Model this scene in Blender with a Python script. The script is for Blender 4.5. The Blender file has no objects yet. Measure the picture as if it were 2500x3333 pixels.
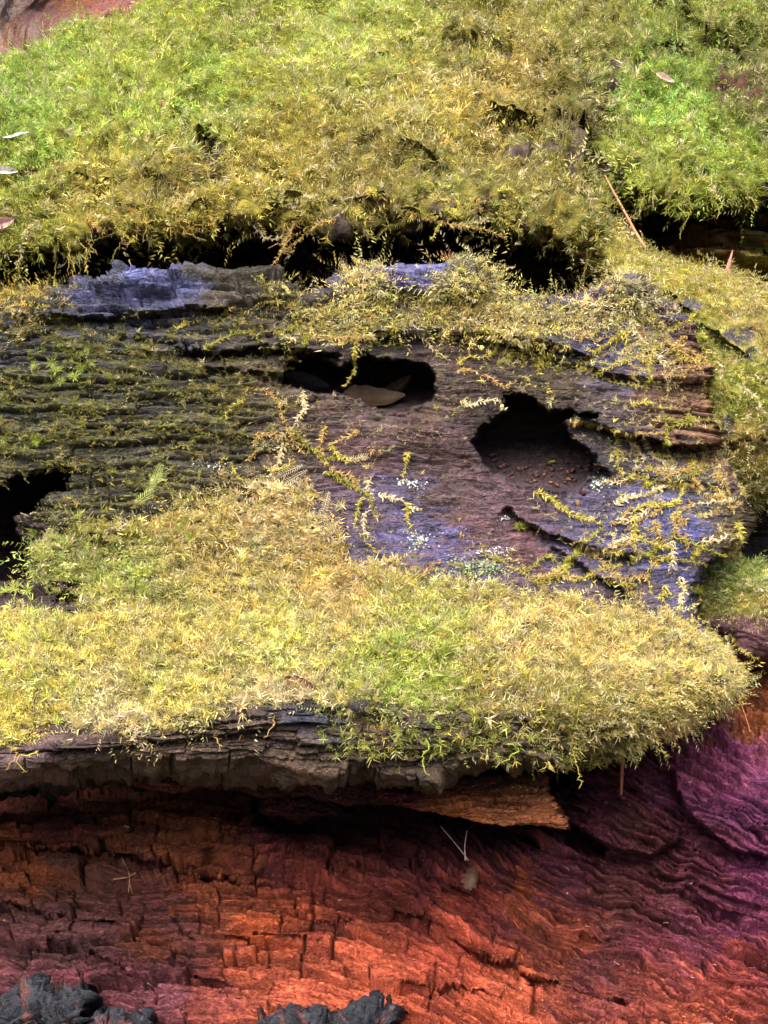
import bpy, math, random
import numpy as np
from mathutils import Vector
from mathutils.bvhtree import BVHTree

random.seed(7)
RNG = np.random.default_rng(11)
SC = bpy.context.scene
COL = SC.collection

# ------------------------------------------------------------------ camera
K = 0.0003 / 1.45            # metres per photograph pixel per metre of distance
D0 = 1.45
PITCH = math.radians(12)
CAMP = np.array([0.0, -1.45, 0.95])
RIGHT = np.array([1.0, 0.0, 0.0])
FWD = np.array([0.0, math.cos(PITCH), -math.sin(PITCH)])
UPV = np.array([0.0, math.sin(PITCH), math.cos(PITCH)])
cam = bpy.data.cameras.new('camera')
cam.sensor_fit = 'VERTICAL'
cam.sensor_height = 24.0
cam.lens = 12.0 / (1666.5 * K)
cam.clip_start = 0.01
cam.clip_end = 500
camo = bpy.data.objects.new('camera', cam)
COL.objects.link(camo)
camo.location = CAMP
camo.rotation_euler = (math.pi / 2 - PITCH, 0, 0)
SC.camera = camo

# ------------------------------------------------------------------ light
SUN_EL, SUN_AZ = math.radians(60), math.radians(-22)     # azimuth from the viewer's side, towards the left
w = bpy.data.worlds.new('World')
SC.world = w
w.use_nodes = True
nt = w.node_tree
sky = nt.nodes.new('ShaderNodeTexSky')
sky.sky_type = 'NISHITA'
sky.sun_disc = False
sky.sun_elevation = SUN_EL
sky.sun_rotation = math.pi + SUN_AZ * -1
sky.air_density = 1.0
sky.dust_density = 4.0
sky.ozone_density = 1.5
bg = nt.nodes['Background']
nt.links.new(sky.outputs[0], bg.inputs[0])
bg.inputs[1].default_value = 0.08
sun = bpy.data.lights.new('sun', 'SUN')
sun.energy = 1.5
sun.angle = math.radians(60)
sun.color = (1.0, 0.94, 0.85)
suno = bpy.data.objects.new('sun', sun)
COL.objects.link(suno)
to_sun = Vector((math.sin(SUN_AZ) * math.cos(SUN_EL), -math.cos(SUN_AZ) * math.cos(SUN_EL), math.sin(SUN_EL)))
suno.rotation_euler = to_sun.to_track_quat('Z', 'Y').to_euler()
suno.location = (-1, -2, 4)
SC.view_settings.view_transform = 'Standard'
SC.view_settings.look = 'None'
SC.view_settings.exposure = 3.25
SC.view_settings.gamma = 1.0
SC.cycles.adaptive_threshold = 0.02
SC.cycles.max_bounces = 4
SC.cycles.diffuse_bounces = 2
SC.cycles.transmission_bounces = 3

# ------------------------------------------------------------------ numeric helpers
def V(px, py, e):
    """photograph pixel + distance beyond the nominal 1.45 m -> world point(s)"""
    px, py, e = np.broadcast_arrays(np.asarray(px, float), np.asarray(py, float), np.asarray(e, float))
    d = D0 + e
    x = (px - 1250.0) * K * d
    y = -(py - 1666.5) * K * d
    return CAMP + x[..., None] * RIGHT + y[..., None] * UPV + d[..., None] * FWD

def proj(P):
    q = P - CAMP
    d = q @ FWD
    return (q @ RIGHT) / (K * d) + 1250.0, 1666.5 - (q @ UPV) / (K * d), d - D0

def hash2(ix, iy, seed):
    h = (ix.astype(np.int64) * 374761393 + iy.astype(np.int64) * 668265263 + seed * 1442695041) & 0xFFFFFFFF
    h = ((h ^ (h >> 13)) * 1274126177) & 0xFFFFFFFF
    h = ((h ^ (h >> 15)) * 2246822519) & 0xFFFFFFFF
    return ((h ^ (h >> 16)) & 0xFFFFFF) / float(0xFFFFFF)

def noise2(x, y, seed=0):
    ix, iy = np.floor(x), np.floor(y)
    fx, fy = x - ix, y - iy
    def g(ox, oy):
        a = hash2(ix + ox, iy + oy, seed) * 2 * math.pi
        return np.cos(a) * (fx - ox) + np.sin(a) * (fy - oy)
    ux = fx * fx * fx * (fx * (fx * 6 - 15) + 10)
    uy = fy * fy * fy * (fy * (fy * 6 - 15) + 10)
    a = g(0, 0) + ux * (g(1, 0) - g(0, 0))
    b = g(0, 1) + ux * (g(1, 1) - g(0, 1))
    return (a + uy * (b - a)) * 1.4

def fbm(x, y, octv=4, seed=0, gain=0.5):
    s, a, n = 0, 1.0, 0
    for o in range(octv):
        s = s + a * noise2(x * 2 ** o + 13.7 * o, y * 2 ** o - 7.3 * o, seed + o * 17)
        n += a
        a *= gain
    return s / n

def ridged(x, y, octv=3, seed=0):
    s, a, n = 0, 1.0, 0
    for o in range(octv):
        s = s + a * (1 - 2 * np.abs(noise2(x * 2 ** o + 5.1 * o, y * 2 ** o + 3.3 * o, seed + o * 31)))
        n += a
        a *= 0.5
    return s / n

def voronoi(x, y, seed=0, jit=0.9):
    ix, iy = np.floor(x), np.floor(y)
    f1 = np.full(x.shape, 9.0); f2 = np.full(x.shape, 9.0)
    cid = np.zeros(x.shape, np.int64); ly = np.zeros(x.shape)
    for ox in (-1, 0, 1):
        for oy in (-1, 0, 1):
            cx, cy = ix + ox, iy + oy
            qx = cx + 0.5 + jit * (hash2(cx, cy, seed) - 0.5)
            qy = cy + 0.5 + jit * (hash2(cx, cy, seed + 99) - 0.5)
            d = np.hypot(x - qx, y - qy)
            m = d < f1
            f2 = np.where(m, f1, np.minimum(f2, d))
            f1 = np.where(m, d, f1)
            ly = np.where(m, y - qy, ly)
            cid = np.where(m, (cx.astype(np.int64) + 5000) * 20011 + cy.astype(np.int64) + 5000, cid)
    return f1, f2, cid, ly

def bricks(x, y, wd, ht, seed=0, wob=0.5):
    """courses of uneven length and height: distance to the course line and to the end joint (same units as x, y), id, place within the course"""
    yy = y / ht + wob * noise2(x / (wd * 1.7), y / (ht * 2.3), seed + 1) + .35 * noise2(x * 0 + 3.1, y / (ht * 2.0), seed + 2)
    row = np.floor(yy); fy = yy - row
    wr = wd * (.55 + .9 * hash2(row, row * 0 + 7, seed + 3))
    xx = (x + .22 * ht * noise2(x / ht, y / ht, seed + 4) + .25 * ht * noise2(y / (ht * .35), row * 1.7, seed + 6)) / wr + 31.7 * hash2(row, row * 0 + 1, seed + 5)
    c0 = np.floor(xx)
    b0 = c0 + .7 * (hash2(c0, row, seed + 8) - .5); b1 = c0 + 1 + .7 * (hash2(c0 + 1, row, seed + 8) - .5)
    col = np.where(xx < b0, c0 - 1, np.where(xx >= b1, c0 + 1, c0))
    e0 = col + .7 * (hash2(col, row, seed + 8) - .5); e1 = col + 1 + .7 * (hash2(col + 1, row, seed + 8) - .5)
    dx = np.minimum(xx - e0, e1 - xx) * wr
    dy = np.minimum(fy, 1 - fy) * ht
    cid = (row.astype(np.int64) + 5000) * 20011 + col.astype(np.int64) + 5000
    return dy, dx, cid, fy - .5

def cellrand(cid, seed=0):
    return hash2(cid % 100003, cid // 100003, seed + 5)

def sstep(a, b, x):
    t = np.clip((x - a) / (b - a), 0, 1)
    return t * t * (3 - 2 * t)

def seg_dist(px, py, pts, closed=False):
    """distance to a polyline, signed side (cross) of the nearest segment, and param 0..1"""
    pts = np.asarray(pts, float)
    if closed:
        pts = np.vstack([pts, pts[:1]])
    best = np.full(px.shape, 1e9); side = np.zeros(px.shape); par = np.zeros(px.shape)
    n = len(pts) - 1
    for i in range(n):
        a, b = pts[i], pts[i + 1]
        dx, dy = b - a
        L = dx * dx + dy * dy + 1e-9
        t = np.clip(((px - a[0]) * dx + (py - a[1]) * dy) / L, 0, 1)
        d = np.hypot(px - a[0] - t * dx, py - a[1] - t * dy)
        m = d < best
        best = np.where(m, d, best)
        side = np.where(m, dx * (py - a[1]) - dy * (px - a[0]), side)
        par = np.where(m, (i + t) / n, par)
    return best, np.sign(side), par

def inside(px, py, poly):
    poly = np.asarray(poly, float)
    r = np.zeros(px.shape, bool)
    n = len(poly)
    for i in range(n):
        x0, y0 = poly[i]; x1, y1 = poly[(i + 1) % n]
        if y0 == y1: continue
        c = ((y0 > py) != (y1 > py)) & (px < (x1 - x0) * (py - y0) / (y1 - y0) + x0)
        r ^= c
    return r

def sdf(px, py, poly):
    d, _, _ = seg_dist(px, py, poly, True)
    return np.where(inside(px, py, poly), d, -d)      # positive inside

def warp(px, py, amp=10, sc=45, seed=3):
    return (px + amp * fbm(px / sc, py / sc, 3, seed), py + amp * fbm(px / sc, py / sc, 3, seed + 50))

def s2l(c):
    c = np.asarray(c, float) / 255.0
    return np.where(c <= 0.04045, c / 12.92, ((c + 0.055) / 1.055) ** 2.4)

def paint(px, py, knots, r=60.0, pw=2.0):
    """soft blend of local colours given at picture points"""
    acc = np.zeros(px.shape + (3,)); ws = np.zeros(px.shape)
    for (x, y, c) in knots:
        wgt = 1.0 / ((px - x) ** 2 + (py - y) ** 2 + r * r) ** pw
        acc += wgt[..., None] * s2l(c)
        ws += wgt
    return acc / ws[..., None]

# ------------------------------------------------------------------ mesh helpers
def mesh_from(name, verts, faces_flat, nper, col=None, mat=None, smooth=True, gv=None):
    me = bpy.data.meshes.new(name)
    nv = len(verts); nf = len(faces_flat) // nper
    me.vertices.add(nv)
    me.vertices.foreach_set('co', np.ascontiguousarray(verts, np.float32).ravel())
    me.loops.add(nf * nper)
    me.loops.foreach_set('vertex_index', np.ascontiguousarray(faces_flat, np.int32).ravel())
    me.polygons.add(nf)
    me.polygons.foreach_set('loop_start', np.arange(0, nf * nper, nper, dtype=np.int32))
    if smooth:
        me.polygons.foreach_set('use_smooth', np.ones(nf, bool))
    me.update(calc_edges=True)
    if col is not None:
        at = me.color_attributes.new('Col', 'FLOAT_COLOR', 'POINT')
        c = np.ones((nv, 4), np.float32)
        c[:, :col.shape[1]] = col
        at.data.foreach_set('color', c.ravel())
    if mat is WOODS.get(mat.name if mat else None) and gv is None:
        gv = np.asarray(verts)
    if gv is not None:
        a2 = me.attributes.new('grain', 'FLOAT_VECTOR', 'POINT')
        a2.data.foreach_set('vector', np.ascontiguousarray(gv, np.float32).ravel())
    if mat is not None:
        me.materials.append(mat)
    return me

WOODS = {}

def link(name, me, parent=None, label=None, cat=None, group=None, kind=None, loc=None):
    o = bpy.data.objects.new(name, me)
    COL.objects.link(o)
    if parent is not None:
        o.parent = parent
        if loc is None:
            o.location = -Vector(parent.location)
    if loc is not None:
        o.location = loc
    if label: o['label'] = label
    if cat: o['category'] = cat
    if group: o['group'] = group
    if kind: o['kind'] = kind
    return o

def empty(name, loc, label, cat, group=None):
    o = bpy.data.objects.new(name, None)
    COL.objects.link(o)
    o.location = loc
    o.empty_display_size = 0.03
    o['label'] = label; o['category'] = cat
    if group: o['group'] = group
    return o

BVH_SRC = []          # coarse copies of the built surfaces, for laying strands, leaves and twigs on them

class Grid:
    """lofted surface: rows are polylines of (px, py, e); the surface runs smoothly through the rows"""
    def __init__(self, rows, nu, segs, roll_l=0, roll_r=0):
        t = np.linspace(0, 1, nu)
        # surfaces that reach the picture's side borders go on beyond them, in coarser steps
        if abs(rows[1][0][0] + 160) < 1: t = np.r_[np.linspace(-.40, 0, 16, endpoint=False), t]
        if abs(rows[1][-1][0] - 2660) < 1: t = np.r_[t, np.linspace(1, 1.40, 17)[1:]]
        nu = len(t)
        R = []
        for row in rows:
            a = np.asarray(row, float)
            x0, x1 = a[0, 0], a[-1, 0]
            tt = (a[:, 0] - x0) / (x1 - x0)
            ex = x0 + t * (x1 - x0)
            py = np.interp(t, tt, a[:, 1]); ee = np.interp(t, tt, a[:, 2])
            k = max(3, nu // 90) | 1
            ker = np.hanning(k + 2)[1:-1]; ker /= ker.sum()
            f = lambda q: np.convolve(np.pad(q, k // 2, mode='edge'), ker, 'valid')
            R.append(np.stack([ex, f(py), f(ee)], -1))
        R = np.array(R)
        out = []
        n = len(R)
        for j in range(n - 1):
            p0 = R[max(j - 1, 0)]; p1 = R[j]; p2 = R[j + 1]; p3 = R[min(j + 2, n - 1)]
            d01 = np.sqrt(np.linalg.norm((p1 - p0) * [1, 1, 3000], axis=-1) + 1e-6)[:, None]
            d12 = np.sqrt(np.linalg.norm((p2 - p1) * [1, 1, 3000], axis=-1) + 1e-6)[:, None]
            d23 = np.sqrt(np.linalg.norm((p3 - p2) * [1, 1, 3000], axis=-1) + 1e-6)[:, None]
            m1 = (p2 - p0) * d12 / (d01 + d12) if j > 0 else (p2 - p1)
            m2 = (p3 - p1) * d12 / (d12 + d23) if j < n - 2 else (p2 - p1)
            ss = np.linspace(0, 1, segs[j], endpoint=(j == n - 2))
            for s in ss:
                h = (2 * s**3 - 3 * s**2 + 1) * p1 + (s**3 - 2 * s**2 + s) * m1 + (-2 * s**3 + 3 * s**2) * p2 + (s**3 - s**2) * m2
                out.append(h)
        G = np.array(out)
        self.px, self.py, self.e = G[..., 0].copy(), G[..., 1].copy(), G[..., 2].copy()
        if roll_r:
            q = np.clip((t - (1 - roll_r)) / roll_r, 0, 1)
            self.e += 0.22 * (1 - np.sqrt(np.clip(1 - q * q, 0, 1)))[None, :]
        if roll_l:
            q = np.clip((roll_l - t) / roll_l, 0, 1)
            self.e += 0.22 * (1 - np.sqrt(np.clip(1 - q * q, 0, 1)))[None, :]
        self.px0, self.py0 = self.px.copy(), self.py.copy()
        P = V(self.px, self.py, self.e)
        dl = np.linalg.norm(np.diff(P, axis=0), axis=-1)
        self.S = np.vstack([np.zeros((1, P.shape[1])), np.cumsum(dl, 0)])
        self.S = self.S - np.median(self.S, axis=1, keepdims=True) * 0
        self.X = P[..., 0]
        self.P = P
        self.N0 = self.normals()
    def normals(self):
        du = np.gradient(self.P, axis=1); dv = np.gradient(self.P, axis=0)
        n = np.cross(dv, du)
        n /= np.linalg.norm(n, axis=-1, keepdims=True) + 1e-12
        # the loft runs top to bottom and left to right, so this points at the viewer for the visible face
        return n
    def push(self, de):
        """move away from the viewer (metres)"""
        self.e = self.e + de
        self.P = V(self.px0, self.py0, self.e) if not hasattr(self, 'moved') else self.P + (de[..., None]) * FWD
    def raise_(self, h):
        self.P = self.P + self.N0 * h[..., None]
        self.moved = True
    def faces(self):
        nv, nu = self.P.shape[:2]
        i = np.arange(nv * nu).reshape(nv, nu)
        return np.stack([i[:-1, :-1], i[1:, :-1], i[1:, 1:], i[:-1, 1:]], -1).reshape(-1, 4)
    def grain(self, along=None, across=None):
        a = self.X if along is None else along
        b = self.S if across is None else across
        return np.stack([a, np.zeros_like(a), b], -1)
    def coarse(self, st=2):
        P = self.P[::st, ::st]
        nv, nu = P.shape[:2]
        i = np.arange(nv * nu).reshape(nv, nu)
        f = np.stack([i[:-1, :-1], i[1:, :-1], i[1:, 1:], i[:-1, 1:]], -1).reshape(-1, 4)
        BVH_SRC.append((P.reshape(-1, 3), f))

def split_out(g, col, faces, cid, mat, parent, name_main, name_part, region, min_faces=25, max_parts=290, grain=None):
    """cut the pieces between the cracks out of a surface, each as an object of its own"""
    V0 = g.P.reshape(-1, 3); C0 = col.reshape(-1, col.shape[-1])
    fc = cid.reshape(-1)[faces[:, 0]].copy()
    region = region & (g.px > -170) & (g.px < 2670)
    reg = region.reshape(-1)[faces].all(1)
    fc = np.where(reg, fc, -1)
    nv_, nu_ = g.P.shape[0] - 1, g.P.shape[1] - 1
    A_ = fc.reshape(nv_, nu_); lab_ = np.arange(nv_ * nu_).reshape(nv_, nu_)
    for _ in range(400):
        old = lab_.copy()
        for ax in (0, 1):
            a0 = (slice(None, -1), slice(None)) if ax == 0 else (slice(None), slice(None, -1))
            a1 = (slice(1, None), slice(None)) if ax == 0 else (slice(None), slice(1, None))
            same = A_[a0] == A_[a1]
            m_ = np.minimum(lab_[a0], lab_[a1])
            lab_[a0] = np.where(same, np.minimum(lab_[a0], m_), lab_[a0]); lab_[a1] = np.where(same, np.minimum(lab_[a1], m_), lab_[a1])
        if (old == lab_).all(): break
    fc = np.where(fc >= 0, lab_.ravel(), -1)
    ids, cnt = np.unique(fc[fc >= 0], return_counts=True)
    order = np.argsort(-cnt)
    keep = [ids[k] for k in order[:max_parts] if cnt[k] >= min_faces]
    rank = np.full(len(fc), -1, int)
    sidx = np.argsort(fc, kind='stable'); sf = fc[sidx]
    res = []
    def emit(nm, fi, par):
        f = faces[fi]
        u, inv = np.unique(f.ravel(), return_inverse=True)
        me = mesh_from(nm, V0[u], inv.astype(np.int32), 4, C0[u], mat, gv=grain.reshape(-1, 3)[u])
        return link(nm, me, par)
    used = np.zeros(len(fc), bool)
    for k in keep:
        a, b = np.searchsorted(sf, [k, k + 1])
        fi = sidx[a:b]
        used[fi] = True
        emit(name_part, fi, parent)
    emit(name_main, np.nonzero(~used)[0], parent)

# ------------------------------------------------------------------ materials
def wood_mat(name, fx=26, fz=210, bump=1.0, rough=0.85, dist=0.004, var=0.5, crack=0.6, spec=0.3):
    """fibrous wood: noise stretched along the grain coordinates stored on the mesh"""
    m = bpy.data.materials.new(name); m.use_nodes = True
    WOODS[m.name] = m
    t = m.node_tree; N = t.nodes; L = t.links
    p = N['Principled BSDF']
    at = N.new('ShaderNodeAttribute'); at.attribute_name = 'Col'
    ga = N.new('ShaderNodeAttribute'); ga.attribute_name = 'grain'
    geo = N.new('ShaderNodeNewGeometry')
    n2 = N.new('ShaderNodeTexNoise'); n2.inputs['Scale'].default_value = 150; n2.inputs['Detail'].default_value = 4; n2.inputs['Roughness'].default_value = 0.72
    L.new(geo.outputs['Position'], n2.inputs['Vector'])
    wc = N.new('ShaderNodeVectorMath'); wc.operation = 'MULTIPLY_ADD'
    wc.inputs[1].default_value = (0.006, 0.006, 0.0022)
    L.new(n2.outputs['Color'], wc.inputs[0]); L.new(ga.outputs['Vector'], wc.inputs[2])
    def fib(sx, sz, det, ro):
        mp = N.new('ShaderNodeVectorMath'); mp.operation = 'MULTIPLY'
        mp.inputs[1].default_value = (sx, sx, sz)
        L.new(wc.outputs[0], mp.inputs[0])
        n = N.new('ShaderNodeTexNoise'); n.inputs['Scale'].default_value = 1.0; n.inputs['Detail'].default_value = det; n.inputs['Roughness'].default_value = ro
        L.new(mp.outputs[0], n.inputs['Vector'])
        return n.outputs['Fac']
    a = fib(fx, fz, 3, 0.65)
    def rng(src, lo, hi, f0=0.3, f1=0.7):
        r = N.new('ShaderNodeMapRange'); r.inputs[1].default_value = f0; r.inputs[2].default_value = f1
        r.inputs[3].default_value = lo; r.inputs[4].default_value = hi
        L.new(src, r.inputs[0]); return r.outputs[0]
    def mth(op, x, y):
        q = N.new('ShaderNodeMath'); q.operation = op
        for k, z in enumerate((x, y)):
            if isinstance(z, (int, float)): q.inputs[k].default_value = z
            else: L.new(z, q.inputs[k])
        return q.outputs[0]
    colf = mth('MULTIPLY', rng(a, 1 - var, 1 + var), rng(n2.outputs['Fac'], 0.66, 1.34))
    h = mth('ADD', a, mth('MULTIPLY', n2.outputs['Fac'], 0.55))
    if crack:
        mp2 = N.new('ShaderNodeVectorMath'); mp2.operation = 'MULTIPLY'; mp2.inputs[1].default_value = (fx * 2.2, fx * 2.2, fz * 0.95)
        L.new(wc.outputs[0], mp2.inputs[0])
        vo = N.new('ShaderNodeTexVoronoi'); vo.feature = 'DISTANCE_TO_EDGE'; vo.inputs['Scale'].default_value = 1.0
        L.new(mp2.outputs[0], vo.inputs['Vector'])
        ck = rng(vo.outputs['Distance'], 0.0, 1.0, 0.0, 0.13)
        patch = rng(n2.outputs['Fac'], 0.25, 1.0, 0.42, 0.58)
        h = mth('ADD', h, mth('MULTIPLY', mth('MULTIPLY', ck, patch), crack))
    vm = N.new('ShaderNodeVectorMath'); vm.operation = 'SCALE'
    L.new(at.outputs['Color'], vm.inputs[0]); L.new(colf, vm.inputs['Scale'])
    L.new(vm.outputs[0], p.inputs['Base Color'])
    wet = rng(at.outputs['Alpha'], rough, 0.26, 0.0, 1.0)      # alpha of the colour layer = wetness
    L.new(mth('ADD', wet, rng(n2.outputs['Fac'], -0.1, 0.15)), p.inputs['Roughness'])
    p.inputs['Specular IOR Level'].default_value = spec
    b = N.new('ShaderNodeBump'); b.inputs['Strength'].default_value = bump; b.inputs['Distance'].default_value = dist
    L.new(h, b.inputs['Height']); L.new(b.outputs[0], p.inputs['Normal'])
    return m

def leaf_mat(name, trans=0.35, rough=0.6, mottled=True):
    m = bpy.data.materials.new(name); m.use_nodes = True
    t = m.node_tree; N = t.nodes; L = t.links
    p = N['Principled BSDF']; out = N['Material Output']
    at = N.new('ShaderNodeAttribute'); at.attribute_name = 'Col'
    geo = N.new('ShaderNodeNewGeometry')
    n = N.new('ShaderNodeTexNoise'); n.inputs['Scale'].default_value = 420; n.inputs['Detail'].default_value = 2
    L.new(geo.outputs['Position'], n.inputs['Vector'])
    mr = N.new('ShaderNodeMapRange'); mr.inputs[1].default_value = 0.3; mr.inputs[2].default_value = 0.7; mr.inputs[3].default_value = 0.75; mr.inputs[4].default_value = 1.25
    L.new(n.outputs['Fac'], mr.inputs[0])
    vm = N.new('ShaderNodeVectorMath'); vm.operation = 'SCALE'
    L.new(at.outputs['Color'], vm.inputs[0]); L.new(mr.outputs[0], vm.inputs['Scale'])
    src = vm.outputs[0] if mottled else at.outputs['Color']
    L.new(src, p.inputs['Base Color'])
    p.inputs['Roughness'].default_value = rough
    p.inputs['Specular IOR Level'].default_value = 0.3
    tr = N.new('ShaderNodeBsdfTranslucent')
    L.new(src, tr.inputs['Color'])
    mx = N.new('ShaderNodeMixShader'); mx.inputs[0].default_value = trans
    L.new(p.outputs[0], mx.inputs[1]); L.new(tr.outputs[0], mx.inputs[2])
    L.new(mx.outputs[0], out.inputs['Surface'])
    return m

M_SLAB = wood_mat('weathered_wood', 24, 200, 1.0, 0.8, 0.0035, 0.5, 0.8, 0.26)
M_RED = wood_mat('crumbly_red_wood', 22, 190, 1.0, 0.92, 0.0045, 0.42, 0.8, 0.1)
M_DIRT = wood_mat('moss_floor', 60, 120, 1.0, 0.95, 0.004, 0.5, 0.0, 0.15)
M_DARK = wood_mat('inner_wood_fibre', 20, 140, 1.0, 0.95, 0.004, 0.4, 0.0, 0.15)
M_CHAR = wood_mat('charred_wood', 26, 210, 1.0, 0.85, 0.003, 0.45, 0.6, 0.12)
M_MOSS = leaf_mat('moss_leaf', 0.45, 0.5, False)
M_LEAF = leaf_mat('dry_leaf', 0.25, 0.6)

# ------------------------------------------------------------------ surface colours
UP_MOSS = [(100,250,(150,178,52)),(150,450,(156,186,68)),(60,350,(136,168,46)),(400,400,(160,178,50)),(500,150,(165,176,52)),(650,350,(160,185,62)),
    (900,200,(165,175,58)),(1100,150,(176,188,72)),(1300,100,(174,184,62)),(1500,150,(148,146,58)),(1300,350,(178,170,70)),(1700,300,(164,150,62)),
    (900,500,(176,166,64)),(600,600,(170,158,68)),(1600,350,(182,164,68)),(1200,600,(150,140,62)),(300,620,(170,160,58)),(700,650,(178,166,58)),
    (400,700,(162,152,58)),(50,780,(160,165,50)),(1950,100,(150,150,58)),(1900,400,(116,112,42)),(2300,100,(138,150,48)),(2200,150,(128,150,46)),
    (2100,350,(142,182,52)),(2200,400,(150,188,62)),(2350,480,(150,180,52)),(2050,480,(150,165,48)),(2450,350,(108,108,46)),(2200,580,(160,170,50)),
    (2400,600,(150,165,48)),(1400,700,(150,145,58)),(1000,700,(158,150,60)),(1800,650,(150,145,60))]
RIGHT_MOSS = [(1850,760,(165,150,68)),(2000,830,(170,165,60)),(2150,880,(170,165,62)),(2300,950,(166,160,64)),(2430,1050,(176,165,88)),(2450,1250,(150,160,54)),
    (2450,1450,(166,150,74)),(2400,1550,(120,125,44)),(2250,1100,(140,150,50))]
SHELF_MOSS = [(100,2150,(214,212,88)),(100,2300,(214,208,84)),(400,2050,(205,195,88)),(700,2000,(204,194,88)),(500,2250,(210,204,88)),(900,2150,(200,204,84)),
    (1300,2150,(178,190,66)),(1350,2250,(166,190,58)),(1700,2050,(208,194,100)),(2000,2150,(206,192,98)),(2250,2150,(202,190,94)),(1900,2300,(158,150,62)),
    (1300,2400,(148,150,58)),(600,1800,(192,176,88)),(450,1850,(160,176,70)),(950,1650,(200,184,112)),(350,1680,(170,160,58)),(400,2380,(206,194,130)),
    (900,2290,(206,190,128)),(250,1850,(165,178,72)),(1600,2350,(160,150,60)),(1100,1950,(205,185,92)),(1000,1000,(195,184,84)),(1300,1000,(204,196,90)),
    (1700,1050,(208,196,100)),(2000,1080,(212,200,124)),(1200,900,(204,194,110)),(60,920,(176,158,60)),(200,1200,(122,128,36)),(300,1400,(142,140,48)),(600,1300,(132,132,46)),(800,1200,(130,125,45)),
    (1900,1600,(205,190,100)),(2200,1650,(206,190,100)),(2350,1750,(204,188,100)),(1600,1650,(190,178,90)),(1250,1500,(196,176,100))]
SLAB_WOOD_SHEEN = [(250,900,(86,88,150)),(420,895,(100,106,176)),(520,890,(90,92,150)),(330,880,(70,66,74)),(150,1000,(62,60,68)),(400,1100,(54,54,48)),(200,1300,(66,64,42)),(600,1250,(70,65,48)),(700,1400,(82,74,48)),(300,1500,(72,68,44)),  # blue knots paint the sky's reflection on wet wood into the colour
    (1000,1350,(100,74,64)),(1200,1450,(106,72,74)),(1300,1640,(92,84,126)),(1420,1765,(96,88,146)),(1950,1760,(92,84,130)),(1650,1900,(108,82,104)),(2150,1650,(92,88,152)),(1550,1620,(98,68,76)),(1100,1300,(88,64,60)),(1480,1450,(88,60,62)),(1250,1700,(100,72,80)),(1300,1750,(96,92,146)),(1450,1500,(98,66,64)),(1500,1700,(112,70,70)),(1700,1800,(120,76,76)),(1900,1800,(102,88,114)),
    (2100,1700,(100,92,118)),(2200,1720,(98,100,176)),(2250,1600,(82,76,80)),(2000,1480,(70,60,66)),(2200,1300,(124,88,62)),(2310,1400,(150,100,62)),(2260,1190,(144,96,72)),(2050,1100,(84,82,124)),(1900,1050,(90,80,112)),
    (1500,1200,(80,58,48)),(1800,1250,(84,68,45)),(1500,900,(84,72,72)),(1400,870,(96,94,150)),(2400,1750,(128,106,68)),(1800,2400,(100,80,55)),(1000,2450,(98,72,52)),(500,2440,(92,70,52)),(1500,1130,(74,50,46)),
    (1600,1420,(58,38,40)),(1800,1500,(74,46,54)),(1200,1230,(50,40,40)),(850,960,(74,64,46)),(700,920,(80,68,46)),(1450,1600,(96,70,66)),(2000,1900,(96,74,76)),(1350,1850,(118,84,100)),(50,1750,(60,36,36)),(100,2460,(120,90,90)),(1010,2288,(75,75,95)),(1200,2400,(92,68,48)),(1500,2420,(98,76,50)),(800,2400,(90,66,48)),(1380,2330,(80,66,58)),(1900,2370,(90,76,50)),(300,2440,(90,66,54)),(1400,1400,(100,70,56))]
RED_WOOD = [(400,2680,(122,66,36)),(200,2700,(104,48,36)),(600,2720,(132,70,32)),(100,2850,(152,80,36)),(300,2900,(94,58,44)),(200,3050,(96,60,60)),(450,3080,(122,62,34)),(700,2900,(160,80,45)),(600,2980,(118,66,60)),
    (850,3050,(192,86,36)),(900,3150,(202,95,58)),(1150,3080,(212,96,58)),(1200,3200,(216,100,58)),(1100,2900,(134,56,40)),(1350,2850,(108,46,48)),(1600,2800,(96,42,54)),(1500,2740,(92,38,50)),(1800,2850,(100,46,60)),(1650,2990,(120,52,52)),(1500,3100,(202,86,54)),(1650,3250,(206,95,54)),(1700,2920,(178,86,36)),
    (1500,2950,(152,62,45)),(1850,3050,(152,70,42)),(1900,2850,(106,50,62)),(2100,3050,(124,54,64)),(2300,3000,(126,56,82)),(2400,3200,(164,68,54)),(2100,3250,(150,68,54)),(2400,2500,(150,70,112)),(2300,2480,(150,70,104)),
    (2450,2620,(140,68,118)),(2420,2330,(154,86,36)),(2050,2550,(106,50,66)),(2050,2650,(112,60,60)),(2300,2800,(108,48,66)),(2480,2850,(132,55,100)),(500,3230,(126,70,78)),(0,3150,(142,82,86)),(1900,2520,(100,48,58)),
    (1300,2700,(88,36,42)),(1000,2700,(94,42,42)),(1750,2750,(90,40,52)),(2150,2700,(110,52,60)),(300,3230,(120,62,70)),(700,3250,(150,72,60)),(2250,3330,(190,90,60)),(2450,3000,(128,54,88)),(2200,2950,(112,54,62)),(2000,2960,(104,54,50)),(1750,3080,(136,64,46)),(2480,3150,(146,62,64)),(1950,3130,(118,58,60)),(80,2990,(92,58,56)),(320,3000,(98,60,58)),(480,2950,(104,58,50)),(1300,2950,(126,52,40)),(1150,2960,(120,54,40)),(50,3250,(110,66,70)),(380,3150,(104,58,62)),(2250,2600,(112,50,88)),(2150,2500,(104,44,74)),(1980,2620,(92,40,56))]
RIGHT_WOOD = [(2250,1000,(70,66,76)),(2400,1150,(66,62,70)),(2350,1300,(58,56,72)),(2450,1500,(80,70,50)),(1900,800,(60,52,44)),(2450,1000,(90,72,52))]

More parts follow.
